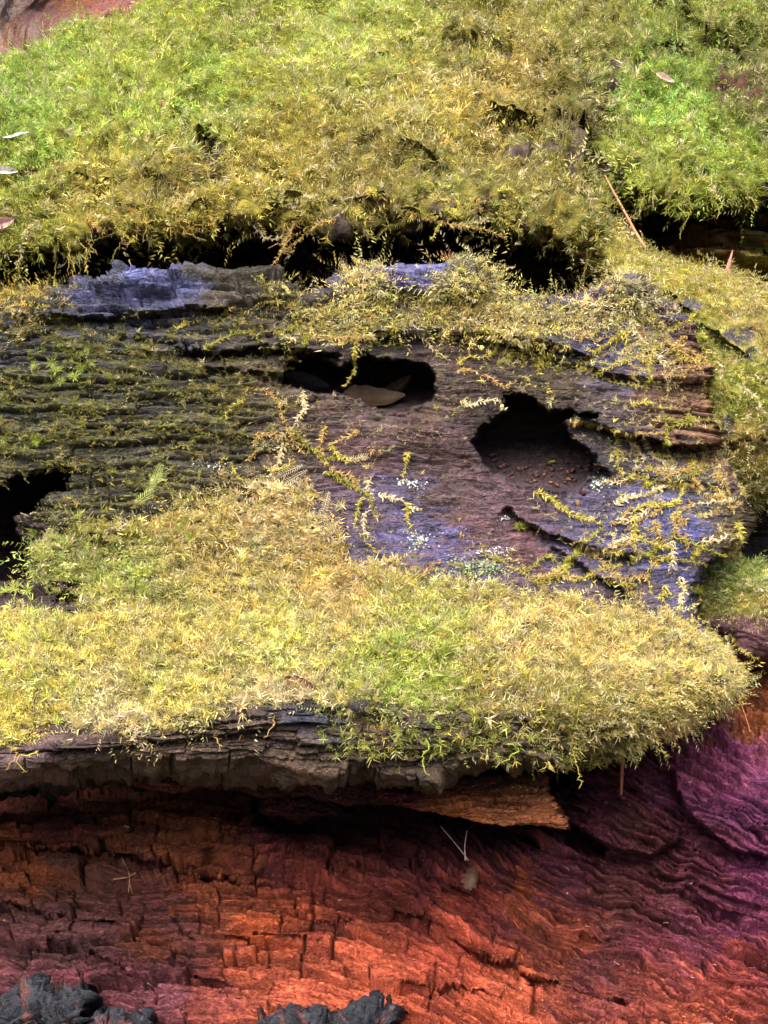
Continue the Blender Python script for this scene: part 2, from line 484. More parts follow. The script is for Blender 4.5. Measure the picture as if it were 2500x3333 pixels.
# ------------------------------------------------------------------ the setting: forest floor under and behind the log, plus added light-blocking banks
gx = np.linspace(-1, 1, 121)
gxx, gyy = np.meshgrid(np.sign(gx) * np.abs(gx) ** 2.2 * 60, np.sign(gx) * np.abs(gx) ** 2.2 * 60)
gz = 0.02 * fbm(gxx * 2, gyy * 2, 4, 5) + 0.3 * fbm(gxx / 9, gyy / 9, 3, 6) * np.clip(np.hypot(gxx, gyy) / 20, 0, 1)
gd = np.hypot(gxx, np.minimum(gyy + 1.0, 0) + 0 * gxx)
gz = gz + 6.0 * sstep(4.0, 18.0, np.hypot(gxx, gyy + 0.5)) * sstep(3.0, -2.0, gyy) + 4.0 * sstep(4, 20, np.abs(gxx))   # added unseen banks behind viewer and at the sides block low sky light
gP = np.stack([gxx, gyy, gz], -1)
ii = np.arange(121 * 121).reshape(121, 121)
gf = np.stack([ii[:-1, :-1], ii[:-1, 1:], ii[1:, 1:], ii[1:, :-1]], -1).reshape(-1, 4)
gcol = np.broadcast_to(s2l((80, 72, 48)), (121 * 121, 3)) * (1 + 0.5 * fbm(gxx * 5, gyy * 5, 3, 9).reshape(-1, 1))
link('forest_floor_shade_banks', mesh_from('forest_floor_shade_banks', gP.reshape(-1, 3), gf.ravel(), 4, gcol, M_DIRT), kind='structure')

# ------------------------------------------------------------------ upper mossy slab
X0, X1 = -160, 2660
up_lip = [(X0,868),(0,850),(150,828),(300,790),(500,765),(700,752),(880,735),(1000,755),(1250,765),(1450,750),(1600,735),(1700,755),(1800,780),(1890,800),(1935,760),(1968,640),(1995,590),(2080,622),(2200,668),(2350,682),(2500,642),(X1,630)]
_rx = np.arange(X0, X1 + 1, 30)
up_lip = [(float(x), float(np.interp(x, [p[0] for p in up_lip], [p[1] for p in up_lip]) - 24 + 30 * fbm(np.array([x / 110.]), np.array([.5]), 3, 23)[0])) for x in _rx]
def shift(row, dy, e):
    return [(x, y + dy, (e(x) if callable(e) else e)) for x, y in row]
lip_e = lambda x: np.interp(x, [X0, 300, 900, 1500, 1900, 2000, X1], [.20, .23, .25, .25, .27, .33, .30])
UPR = [
    [(X0,380,1.15),(0,360,1.15),(150,300,1.2),(300,230,1.2),(460,160,1.25),(660,-160,1.25),(X1,-200,1.25)],
    [(X0,345,.92),(0,322,.92),(150,262,.94),(300,190,.96),(470,125,.98),(660,-40,1.0),(1250,-100,1.02),(X1,-120,1.0)],
    [(X0,385,.72),(300,290,.75),(600,190,.78),(1300,120,.80),(1900,110,.74),(2200,130,.78),(X1,120,.72)],
    [(X0,450,.48),(600,360,.52),(1300,310,.56),(1900,300,.56),(2200,330,.58),(X1,330,.55)],
    [(X0,590,.37),(600,520,.36),(1300,480,.40),(1850,430,.45),(2100,480,.45),(X1,480,.42)],
    [(X0,720,.26),(600,660,.27),(1300,640,.30),(1800,650,.32),(1900,620,.34),(1970,500,.40),(2200,590,.37),(X1,560,.35)],
    shift(up_lip, -22, lambda x: lip_e(x) - .005),
    shift(up_lip, 0, lambda x: lip_e(x) + .012),
    shift(up_lip, -6, lambda x: lip_e(x) + .07),
    shift(up_lip, 10, lambda x: lip_e(x) + .40),
]
g = Grid(UPR, 420, [8, 20, 26, 28, 26, 34, 16, 16, 12])
wx, wy = warp(g.px, g.py, 14, 60, 21)
# terraces and hollows of the slope
def ledge(g, px, py, line, depth, fall, soft=6, upfall=None):
    d, s, t = seg_dist(px, py, line)
    ends = sstep(0, 0.06, t) * sstep(1, 0.94, t)
    below = s > 0
    f = np.where(below, np.exp(-d / fall) * sstep(0, soft, d), 0) * ends * depth
    if upfall:
        f = f - np.where(~below, np.exp(-d / upfall), 0) * ends * depth * 0.35
    return f
f = 0
for line, dep, fall in [
    ([(1180,285),(1350,230),(1550,205),(1720,205),(1880,310)], .03, 45),
    ([(1540,445),(1680,440),(1790,450),(1920,520)], .07, 60),
    ([(420,500),(560,460),(650,490),(780,520)], .035, 35),
    ([(1280,560),(1420,600),(1560,640),(1700,650),(1800,690)], .03, 50),
    ([(850,690),(1000,665),(1200,690),(1400,720),(1500,735)], .035, 40),
    ([(100,650),(350,640),(560,640)], .02, 35),
    ([(1990,250),(2150,205),(2300,215),(2420,250)], .10, 55),
    ([(2080,60),(2250,150),(2400,190)], .04, 50),
    ([(330,690),(560,700),(760,700)], .025, 40)]:
    f = f + ledge(g, wx, wy, line, dep, fall, 10, 40)
d, s, t = seg_dist(wx, wy, [(1900,-60),(1890,150),(1940,330),(1960,480),(1960,600)])
f = f + 0.06 * np.exp(-(d / 38) ** 2)
for cx, cy, rx, ry, dp in [(2330,255,110,50,.12),(700,500,40,25,.05),(590,480,35,28,.05),(640,545,60,30,.03),(1790,410,50,32,.10),(1985,310,40,70,.10),(2360,400,110,55,.03),(1700,190,70,22,.05),(1890,540,70,40,.06),(1650,480,110,25,.06),(2060,560,60,26,.05),(1450,220,50,18,.05),(2110,130,50,24,.06),(1180,560,40,16,.04),(900,610,50,18,.04),(1420,610,60,20,.05),(300,690,70,18,.03),(2420,170,60,30,.05),(1100,520,30,14,.03),(1560,560,80,22,.05)]:
    f = f + dp * np.exp(-((wx - cx) / rx) ** 2 - ((wy - cy) / ry) ** 2)
g.push(f)
kk0 = np.exp(-((g.py - np.interp(g.px, [p[0] for p in up_lip], [p[1] for p in up_lip])) / 60) ** 2)
pock = sstep(.11, .24, fbm(g.px / 95, g.py / 42, 4, 45) * (.55 + .45 * sstep(380, 520, g.py) + .45 * sstep(1350, 1700, g.px)))
h = -.040 * pock + 0.048 * ridged(g.X / .26, g.S / .11, 2, 46) + 0.030 * fbm(g.X / .16, g.S / .16, 4, 31) + 0.022 * fbm(g.X / .05, g.S / .045, 3, 41) + 0.005 * ridged(g.X / .03, g.S / .008, 3, 43) + kk0 * .006 * ridged(g.X / .05, g.S / .010, 3, 44)
uy, ux, uid, ul = bricks(g.px, g.py, 120, 16, 48, .8)
h = h * (1 - .75 * kk0) + kk0 * (.016 * (cellrand(uid) - .5) + .006 * ul - .007 * (1 - sstep(1, 4.5, uy)) - .004 * (1 - sstep(1, 4, ux)) + .012 * fbm(g.X / .05, g.S / .04, 3, 49))
g.raise_(h)
g.coarse()
UPG = g
bare = np.clip(sum(np.exp(-((wx - a) / rx) ** 2 - ((wy - b) / ry) ** 2) for a, b, rx, ry in
        [(2330,255,120,45),(2370,390,120,60),(1985,300,40,60),(1150,735,240,20),(1500,712,150,22),(1700,570,110,40),(1880,590,70,40),(700,505,40,24),(590,480,30,22),(1700,650,70,20),(150,830,60,30),(360,760,60,22),(270,100,130,26),(700,545,36,26),(735,590,30,28),(1950,470,40,90)]), 0, 1)
bw, _ = warp(g.px, g.py, 1, 30, 77)
bare = bare * (0.75 + 0.5 * (bw - g.px)) + .55 * np.clip(np.exp(-((wx - 1985) / 34) ** 2 - ((wy - 310) / 60) ** 2) + np.exp(-((wx - 1790) / 44) ** 2 - ((wy - 415) / 24) ** 2) + np.exp(-((wx - 1650) / 100) ** 2 - ((wy - 485) / 20) ** 2), 0, 1)
lipd = g.py - np.interp(g.px, [p[0] for p in up_lip], [p[1] for p in up_lip])
c_m = paint(g.px + 60 * fbm(g.px / 70, g.py / 50, 3, 2), g.py + 50 * fbm(g.px / 60, g.py / 60, 3, 4), UP_MOSS)
wood = .6 * s2l((74, 58, 52)) * (1 + 0.35 * fbm(g.px / 40, g.py / 14, 3, 8))[..., None]
soil = .5 * s2l((96, 50, 44))
wood = np.where((np.exp(-((wx - 2370) / 130) ** 2 - ((wy - 390) / 70) ** 2) > .3)[..., None], soil, wood)
kk = sstep(0.30, 0.6, bare * (.7 + .9 * sstep(-.2, .3, fbm(g.px / 45, g.py / 30, 4, 19))) + 0.9 * sstep(-12, 8, lipd + 44 * fbm(g.px / 60, g.py / 60, 3, 18)) * (g.py > 500))
brown = s2l((104, 84, 40))
ucol = (c_m * 0.16 + brown * 0.12) * (1 - kk[..., None]) + wood * 0.62 * kk[..., None]
ucol = np.concatenate([np.clip(ucol, 0.01, 1), (0.25 * kk)[..., None]], -1)
UPFACES = g.faces()
link('upper_wood_slab', mesh_from('upper_wood_slab', g.P.reshape(-1, 3), UPFACES.ravel(), 4, ucol.reshape(-1, 4), M_DIRT),
     label='upper slab of the rotting log, moss slope above the long dark gap', cat='log')
UP_DENS = (1 - kk) * np.clip(1 - 1.05 * pock, .0, 1) * (1 - .8 * kk0 * sstep(-.05, .25, fbm(g.px / 70, g.py / 36, 3, 52)))

# ------------------------------------------------------------------ dark inner wood behind the gaps
BK = [
    [(X0,560,.72),(1900,560,.72),(X1,520,.66)],
    [(X0,760,.66),(1900,740,.64),(2300,700,.58),(X1,720,.52)],
    [(X0,1000,.60),(1900,960,.58),(2300,900,.46),(X1,880,.42)],
    [(X0,1400,.52),(X1,1300,.50)],
    [(X0,1900,.46),(X1,1900,.44)],
    [(X0,2350,.50),(X1,2300,.46)],
    [(X0,2800,.55),(X1,2700,.50)]]
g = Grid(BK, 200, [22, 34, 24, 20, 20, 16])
wx, wy = warp(g.px, g.py, 10, 50, 61)
f = 0
for line, dep in [([(2020,690),(2250,745),(2400,760),(2560,790)], .10), ([(2150,800),(2350,830),(2560,845)], .10), ([(1650,820),(1850,850),(2050,880)], .06)]:
    f = f + ledge(g, wx, wy, line, -dep, 55, 5)
g.push(f)
g.raise_(0.02 * fbm(g.X / .12, g.S / .04, 4, 71) + .01 * ridged(g.X / .07, g.S / .014, 3, 73))
g.coarse()
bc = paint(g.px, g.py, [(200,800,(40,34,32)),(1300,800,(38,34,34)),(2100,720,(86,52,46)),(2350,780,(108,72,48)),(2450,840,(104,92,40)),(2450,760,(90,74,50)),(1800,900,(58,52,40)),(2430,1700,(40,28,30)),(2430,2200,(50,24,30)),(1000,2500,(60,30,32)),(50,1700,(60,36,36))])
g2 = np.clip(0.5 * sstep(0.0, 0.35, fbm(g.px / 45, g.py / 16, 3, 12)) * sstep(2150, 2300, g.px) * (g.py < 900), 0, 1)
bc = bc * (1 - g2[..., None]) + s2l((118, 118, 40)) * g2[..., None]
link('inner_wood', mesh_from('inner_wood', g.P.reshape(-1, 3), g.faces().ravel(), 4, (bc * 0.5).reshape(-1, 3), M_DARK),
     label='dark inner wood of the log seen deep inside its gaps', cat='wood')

# ------------------------------------------------------------------ mossy wood on the right, behind the slab
RB = [
    [(1880,760,.50),(1960,790,.50),(2100,880,.48),(2300,940,.45),(X1,1000,.42)],
    [(1880,715,.32),(1950,725,.32),(2000,760,.32),(2100,838,.32),(2200,870,.31),(2320,905,.30),(2500,960,.28),(X1,1000,.28)],
    [(1890,790,.28),(1980,835,.27),(2100,900,.26),(2200,960,.26),(2400,1030,.24),(X1,1080,.24)],
    [(1990,900,.27),(2200,1120,.24),(2400,1200,.21),(X1,1250,.21)],
    [(2060,1200,.27),(2200,1350,.24),(2420,1420,.21),(X1,1430,.21)],
    [(2100,1450,.30),(2250,1500,.26),(2400,1570,.24),(2500,1590,.24),(X1,1560,.24)],
    [(2100,1480,.38),(2250,1520,.34),(2400,1605,.30),(2500,1615,.30),(X1,1580,.30)],
    [(2100,1480,.55),(2250,1500,.52),(X1,1560,.50)]]
g = Grid(RB, 230, [8, 16, 34, 40, 34, 12, 10], roll_l=.12)
wx, wy = warp(g.px, g.py, 12, 50, 81)
f = ledge(g, wx, wy, [(2080,935),(2180,970),(2330,1080),(2440,1160)], .03, 40, 8, 40) + ledge(g, wx, wy, [(2330,1420),(2380,1440),(2500,1410)], .03, 40, 8, 40)
g.push(f)
g.raise_(0.014 * fbm(g.X / .09, g.S / .09, 4, 91) + 0.007 * fbm(g.X / .03, g.S / .02, 3, 93) + .006 * ridged(g.X / .035, g.S / .009, 3, 95))
g.coarse()
RG = g
bare = np.clip(sum(np.exp(-((wx - a) / rx) ** 2 - ((wy - b) / ry) ** 2) for a, b, rx, ry in [(2410,1090,55,30),(2240,1000,50,26),(2372,1390,22,45),(2440,1160,26,30)]), 0, 1)
kk = sstep(.35, .6, bare + .35 * fbm(g.px / 40, g.py / 40, 3, 7))
c_m = paint(g.px, g.py, RIGHT_MOSS); c_w = paint(g.px, g.py, RIGHT_WOOD)
rc = (c_m * .25 + brown * .2) * (1 - kk[..., None]) + c_w * .5 * kk[..., None]
rc = np.concatenate([rc, (.5 * kk)[..., None]], -1)
RFACES = g.faces()
link('side_wood_slab', mesh_from('side_wood_slab', g.P.reshape(-1, 3), RFACES.ravel(), 4, rc.reshape(-1, 4), M_DIRT),
     label='mossy wood slab running diagonally down behind the end of the holed slab', cat='log')
R_DENS = 1 - kk

# mossy lump below it, beside the purple wood
LB = [
    [(2230,1900,.50),(2400,1880,.50),(X1,1900,.48)],
    [(2230,1880,.27),(2330,1850,.24),(2420,1860,.22),(2500,1880,.22),(X1,1890,.22)],
    [(2230,1950,.22),(2400,1950,.18),(X1,1970,.18)],
    [(2230,2010,.22),(2400,2060,.17),(X1,2080,.17)],
    [(2230,2040,.26),(2330,2060,.23),(2420,2150,.21),(2500,2150,.21),(X1,2140,.21)],
    [(2230,2050,.36),(2420,2160,.33),(X1,2150,.33)],
    [(2230,2060,.50),(2420,2150,.50),(X1,2150,.50)]]
g = Grid(LB, 100, [12, 20, 22, 16, 10, 10], roll_l=.15)
g.raise_(0.010 * fbm(g.X / .05, g.S / .05, 4, 101) + .004 * ridged(g.X / .03, g.S / .007, 3, 103))
g.coarse()
LG = g
kk = sstep(1985, 2030, g.py + 30 * fbm(g.px / 40, g.py / 40, 3, 8))
lc = (s2l((150,150,60)) * .25 + brown * .2) * (1 - kk[..., None]) + s2l((96, 66, 70)) * .6 * kk[..., None]
LFACES = g.faces()
link('mossy_lump', mesh_from('mossy_lump', g.P.reshape(-1, 3), LFACES.ravel(), 4, np.concatenate([lc, .2 * kk[..., None]], -1).reshape(-1, 4), M_DIRT),
     label='purple brown wood lump capped with moss, right of the shelf tip', cat='wood')
L_DENS = 1 - sstep(1985, 2060, g.py)

# ------------------------------------------------------------------ the weathered slab with holes and the mossy shelf
rim = [(X0,985),(0,965),(60,955),(110,945),(200,918),(330,890),(380,868),(560,862),(700,872),(860,868),(930,895),(985,940),(1060,930),(1120,895),(1180,868),(1300,845),(1380,852),(1470,850),(1560,842),(1600,872),(1635,950),(1720,968),(1850,965),(1930,935),(1985,902),(2080,895),(2130,940),(2235,990)]
lip_b = [(X0,2490),(0,2480),(120,2472),(250,2455),(450,2452),(600,2456),(900,2470),(1100,2500),(1250,2515),(1400,2515),(1480,2485),(1600,2465),(1750,2450),(1850,2440),(1960,2400),(2080,2362),(2200,2300),(2300,2240),(2350,2195)]
lip_t = [(X0,2440),(0,2425),(150,2420),(400,2395),(560,2370),(700,2335),(850,2305),(950,2290),(1150,2295),(1300,2305),(1500,2325),(1700,2320),(1900,2300),(2080,2290),(2230,2240),(2300,2210),(2362,2165)]
MR = [
    shift(rim, 90, .60),
    shift(rim, 22, .29),
    shift(rim, 0, .235),
    shift(rim, 26, .205),
    [(X0,1150,.180),(600,1130,.185),(1200,1110,.185),(1800,1130,.185),(2345,1180,.200)],
    [(X0,1330,.165),(600,1330,.165),(1300,1300,.165),(1900,1300,.165),(2352,1330,.185)],
    [(X0,1480,.150),(600,1480,.150),(1300,1470,.150),(1900,1430,.155),(2358,1438,.175)],
    [(X0,1640,.130),(600,1650,.128),(1300,1640,.128),(1900,1620,.135),(2440,1620,.150)],
    [(X0,1770,.105),(600,1770,.105),(1300,1770,.105),(1900,1760,.110),(2462,1720,.140)],
    [(X0,1890,.080),(600,1870,.080),(1300,1880,.080),(2000,1880,.090),(2310,1860,.120)],
    [(X0,2000,.040),(600,1980,.040),(1300,1980,.045),(1900,2000,.055),(2290,2020,.085)],
    [(X0,2200,-.035),(600,2150,-.030),(1300,2130,-.020),(1900,2130,.0),(2345,2100,.050)],
    shift(lip_t, 0, lambda x: np.interp(x, [X0, 600, 1300, 2000, 2362], [-.095, -.085, -.075, -.055, .02])),
    shift(lip_t, 24, lambda x: np.interp(x, [X0, 600, 1300, 2000, 2362], [-.100, -.088, -.078, -.056, .02])),
    shift(lip_b, -6, lambda x: np.interp(x, [X0, 600, 1300, 2000, 2352], [-.098, -.086, -.074, -.050, .03])),
    shift(lip_b, 6, lambda x: np.interp(x, [X0, 600, 1300, 2000, 2352], [-.080, -.065, -.055, -.030, .05])),
    [(X0,2530,.06),(600,2520,.08),(1300,2540,.10),(2000,2440,.10),(2352,2260,.12)],
    [(X0,2570,.42),(600,2560,.42),(1300,2560,.42),(2000,2460,.42),(2352,2280,.42)],
]
g = Grid(MR, 560, [8, 10, 8, 30, 44, 36, 40, 34, 30, 26, 36, 40, 8, 30, 12, 20, 8], roll_r=.018)
wx, wy = warp(g.px, g.py, 9, 40, 111)
wx, wy = warp(wx, wy, 4, 12, 113)
hx, hy = warp(wx, wy, 26, 70, 115)
HOLE1 = [(905,1243),(965,1160),(1040,1165),(1123,1183),(1180,1150),(1296,1160),(1401,1190),(1424,1250),(1409,1310),(1326,1345),(1266,1345),(1115,1290),(1010,1281)]
HOLE2 = [(1627,1260),(1732,1290),(1792,1327),(1860,1339),(1943,1350),(1943,1373),(1838,1369),(1875,1425),(1943,1478),(1958,1516),(2003,1553),(1913,1553),(1875,1599),(1777,1599),(1672,1576),(1627,1553),(1566,1523),(1551,1478),(1533,1440),(1551,1395),(1589,1365),(1649,1335)]
GAPL = [(X0-80,1590),(0,1570),(132,1523),(234,1516),(219,1576),(151,1599),(136,1651),(38,1689),(60,1720),(113,1773),(98,1841),(150,1886),(250,1925),(120,1915),(0,1890),(X0-80,1890)]
HOLE3 = [(315,1806),(400,1822),(485,1836),(480,1862),(400,1852),(320,1838)]
HOLE4 = [(180,1925),(240,1905),(290,1922),(250,1950),(170,1965)]
h1, h2, h3, h4, h5 = sdf(hx, hy, HOLE1), sdf(hx, hy, HOLE2), sdf(hx, hy, GAPL), sdf(wx, wy, HOLE3), sdf(wx, wy, HOLE4)
f = .18 * sstep(0, 12, h1) * np.interp(g.py, [1150, 1240, 1340], [1.0, .95, .35])
f = f + sstep(0, 12, h2) * np.interp(g.py, [1260, 1420, 1480, 1600], [.17, .16, .11, .045])
f = f + .24 * sstep(0, 12, h3) + .06 * sstep(0, 14, h4) + .06 * sstep(0, 14, h5)
pit = np.maximum.reduce([h1, h2, h3, h4, h5])
# hollow lips: the wood thins and rolls in towards a hole
f = f + .006 * np.exp(-np.clip(-pit, 0, None) / 20) * (pit < 0)
for line, dep, fall, up in [
    ([(1870,1345),(2000,1392),(2150,1432),(2250,1448),(2365,1446)], .055, 45, 60),
    ([(1649,1640),(1690,1690),(1777,1735),(1905,1775),(2003,1795),(2080,1800)], .030, 30, 30),
    ([(1792,1773),(1880,1830),(1973,1894),(2060,1930)], .018, 25, 25),
    ([(560,1125),(700,1130),(850,1120),(960,1125),(1120,1150)], .045, 40, 40),
    ([(100,1010),(250,1030),(450,1020),(620,1000),(760,1010)], .03, 35, 40),
    ([(650,1190),(760,1200),(880,1215),(930,1210)], .025, 30, 30),
    ([(1640,1100),(1800,1160),(2000,1215),(2200,1240),(2345,1225)], .022, 40, 40),
    ([(1180,1080),(1400,1075),(1600,1090),(1800,1120),(1950,1160)], .03, 50, 40),
    ([(30,1690),(150,1720),(300,1740),(420,1745)], .025, 30, 30),
    ([(60,1960),(160,1985),(290,1990)], .02, 25, 25),
    ([(2050,1520),(2150,1560),(2280,1570),(2400,1600)], .012, 30, 30),
    ([(900,2405),(1100,2425),(1300,2445),(1500,2450)], .015, 20, 15),
    ([(150,2445),(400,2425),(700,2395),(900,2360)], .02, 20, 15)]:
    f = f + ledge(g, wx, wy, line, dep, fall, 7, up)
# blocky lumps along the rim
for cx, cy, rx, ry, dp in [(430,890,130,50,.022),(1500,900,110,60,.03),(1280,900,110,60,.015),(2050,940,90,50,.02),(120,1000,90,40,.015),(850,930,120,60,.02),(1340,1420,200,60,.012),(2200,1700,160,90,.012)]:
    f = f - dp * np.exp(-((wx - cx) / rx) ** 4 - ((wy - cy) / ry) ** 4)
g.push(f)
shelf = sstep(1900, 2010, g.py - 0.04 * (g.px - 1000) * (g.px > 1000))
front = sstep(-6, 10, g.py - np.interp(g.px, [p[0] for p in lip_t], [p[1] for p in lip_t]))
top_w = 1 - shelf
Sw = g.py * .00033 + .010 * fbm(g.X / .15, g.S / .12, 3, 121) - .09 * g.X * sstep(0, .3, g.X) * sstep(1900, 1500, g.py)
Spx = Sw / .0003
b1y, b1x, cid1, cly1 = bricks(g.px, Spx, 210, 30, 125, .7)
b2y, b2x, cid2, cly2 = bricks(g.px, Spx, 80, 14, 135, .8)
left = sstep(1150, 750, g.px + 120 * fbm(g.px / 200, g.py / 200, 2, 5))
left = np.maximum(left, front)
left = np.maximum(left, sstep(1060, 990, g.py + 40 * fbm(g.px / 70, g.py / 50, 2, 6)))
left = np.maximum(left, .6 * sstep(2050, 2200, g.px) * sstep(1480, 1400, g.py))
pat1 = sstep(-.35, .15, fbm(g.px / 160, g.py / 60, 3, 126)); pat2 = sstep(-.3, .25, fbm(g.px / 120, g.py / 50, 3, 127))
crk1 = np.maximum((1 - sstep(1.5, 6.0, b1y)) * pat1, (1 - sstep(1.0, 4.5, b1x)) * .8)
crk2 = np.maximum((1 - sstep(.8, 3.6, b2y)) * pat2, (1 - sstep(.5, 3.2, b2x)) * .5)
hL = .012 * (cellrand(cid1) - .5) - .0110 * crk1 + .005 * (cellrand(cid2) - .5) + .006 * cly1 - .005 * crk2 + .0025 * cly2
hR = .0042 * (cellrand(cid2) - .5) * pat2 + .0016 * cly2 - .0042 * crk2 - .004 * crk1 * pat1 * sstep(-.25, .2, fbm(g.X / .05, g.S / .03, 3, 137)) + .004 * (cellrand(cid1) - .5) * .5
hw = (left * hL + (1 - left) * hR) * (1 - .75 * shelf * (1 - front))
hw = hw + .010 * fbm(g.X / .12, g.S / .05, 4, 141) + .0022 * fbm(g.X / .02, g.S / .006, 3, 143)
hw = hw + shelf * (1 - front) * (.008 * fbm(g.X / .05, g.S / .05, 3, 145))
und = sstep(.0, .04, g.e + .09) * front
hw = hw + und * (.012 * ridged(g.X / .05, g.e / .018, 3, 148) + .008 * fbm(g.X / .02, g.e / .012, 3, 149))
hw = hw * (1 - .6 * sstep(0, 30, pit)) + sstep(10, 30, pit) * .006 * fbm(g.X / .015, g.py / 40, 3, 147)
g.raise_(hw)
g.coarse()
MG = g
_ci = np.where(left > .5, cid1, cid2)
qx = g.px + 90 * fbm(g.px / 80, g.py / 24, 4, 151) + 110 * (cellrand(_ci, 11) - .5); qy = g.py + 60 * fbm(g.px / 80, g.py / 24, 4, 153) + 90 * (cellrand(_ci, 12) - .5)
wc = paint(qx, qy, SLAB_WOOD_SHEEN, 45, 2.2)
wc = wc * (1 + .5 * (cellrand(np.where(left > .5, cid1, cid2), 3) - .5))[..., None]
wc = wc * (1 + .35 * fbm(g.px / 60, g.py / 18, 4, 155))[..., None]
# moss film on the raised ridges of the left part
film = sstep(.0, .35, fbm(g.px / 60, g.py / 22, 4, 157) + .25) * sstep(1250, 650, g.px) * sstep(985, 1080, g.py) * (1 - sstep(1600, 1750, g.py)) * (1 - crk1) * sstep(-.002, .001, hw)
film = np.maximum(film, .8 * sstep(.05, .4, fbm(g.px / 50, g.py / 30, 4, 159)) * sstep(700, 1300, g.px) * sstep(1900, 1500, g.px) * sstep(1000, 1060, g.py) * sstep(1420, 1300, g.py))
film = np.maximum(film, front * .6 * sstep(-.1, .3, fbm(g.px / 70, g.py / 20, 3, 161)) * sstep(1400, 1700, g.px))
film = film * (pit < 0)
mossy = s2l((128, 118, 42)) * .55 + .15 * s2l((110, 125, 30))
wc = wc * (1 - .75 * film[..., None]) + mossy * .75 * film[..., None]
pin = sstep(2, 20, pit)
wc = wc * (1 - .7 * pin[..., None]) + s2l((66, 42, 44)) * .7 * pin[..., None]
SHELF_POLY = [(X0,2030),(0,2000),(60,1990),(300,1990),(250,1930),(110,1850),(90,1780),(180,1720),(300,1690),(420,1720),(560,1660),(640,1650),(720,1600),(800,1640),(860,1580),(920,1620),(960,1590),(990,1660),(1080,1680),(1030,1740),(1110,1790),(1080,1840),(1180,1835),(1300,1880),(1500,1915),(1800,1940),(2000,1985),(2170,1995),(2330,2080),(2400,2160),(2300,2290),(2100,2380),(1900,2350),(1700,2325),(1500,2320),(1300,2300),(1100,2295),(950,2290),(700,2335),(600,2365),(400,2385),(280,2375),(200,2350),(100,2370),(30,2410),(X0,2430)]
RIM_POLY = [(830,905),(950,935),(1000,1000),(1090,985),(1130,880),(1200,850),(1270,870),(1290,950),(1400,975),(1440,900),(1450,850),(1600,842),(1610,900),(1630,950),(1650,975),(1850,985),(1930,960),(2000,905),(2100,900),(2130,960),(2150,1000),(2120,1040),(2050,1050),(1950,1090),(1750,1120),(1600,1090),(1400,1060),(1200,1085),(1100,1110),(1020,1090),(940,1010),(880,990)]
nz = 34 * fbm(g.px / 60, g.py / 45, 4, 165)
mS = sdf(g.px, g.py, SHELF_POLY) + nz * 2.6 * sstep(1960, 1860, g.py) + nz * 1.5 * sstep(1860, 1960, g.py)
mR = sdf(g.px, g.py, RIM_POLY) + nz
gapn = fbm(g.px / 40, g.py / 22, 3, 167)
pockS = sstep(.22, .34, fbm(g.px / 70, g.py / 30, 4, 47))
dS = (1 - .9 * pockS) * sstep(-18, 25, mS) * (1 - .9 * sstep(.42, .55, gapn) * sstep(120, 20, mS)) * (1 - sstep(.50, .60, gapn + .1 * fbm(g.px / 300, g.py / 300, 2, 3)))
dR = sstep(-14, 18, mR) * sstep(-.45, -.1, gapn)
dLump = np.exp(-((g.px - 40) / 120) ** 2 - ((g.py - 945) / 55) ** 2) * 1.3
dAll = np.clip(np.maximum.reduce([dS, dR, dLump]), 0, 1) * (pit < -4)
mcol = paint(g.px, g.py, SHELF_MOSS)
wc = wc * (1 - dAll[..., None] * .85) + (mcol * .22 + brown * .2) * .85 * dAll[..., None]
wet = np.clip(np.exp(-((wx - 400) / 330) ** 2 - ((wy - 905) / 50) ** 2) * 1.2 + np.exp(-((wx - 2150) / 180) ** 2 - ((wy - 1700) / 80) ** 2)
        + .8 * np.exp(-((wx - 1350) / 180) ** 2 - ((wy - 1730) / 110) ** 2) + .7 * np.exp(-((wx - 2000) / 250) ** 2 - ((wy - 1080) / 60) ** 2)
        + .7 * np.exp(-((wx - 1480) / 160) ** 2 - ((wy - 890) / 40) ** 2), 0, 1) * (1 - dAll)
wet = np.clip(wet + .2, 0, 1) * sstep(-.4, .2, fbm(g.px / 50, g.py / 20, 3, 171))
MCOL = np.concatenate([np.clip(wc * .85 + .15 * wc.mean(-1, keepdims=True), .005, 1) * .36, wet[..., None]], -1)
MFACES = g.faces()
slab = empty('weathered_wood_slab', V(1250, 2480, .0), 'weathered purple brown wood slab with two dark holes and a mossy shelf', 'log')
reg = (left > .5) & (shelf < .2) & (pit < -6) & (g.py > 1000) & (g.py < 1900) & (dAll < .5)
split_out(g, MCOL, MFACES, cid1, M_SLAB, slab, 'slab_face', 'wood_strip', reg, 40, 200, g.grain(across=Sw))

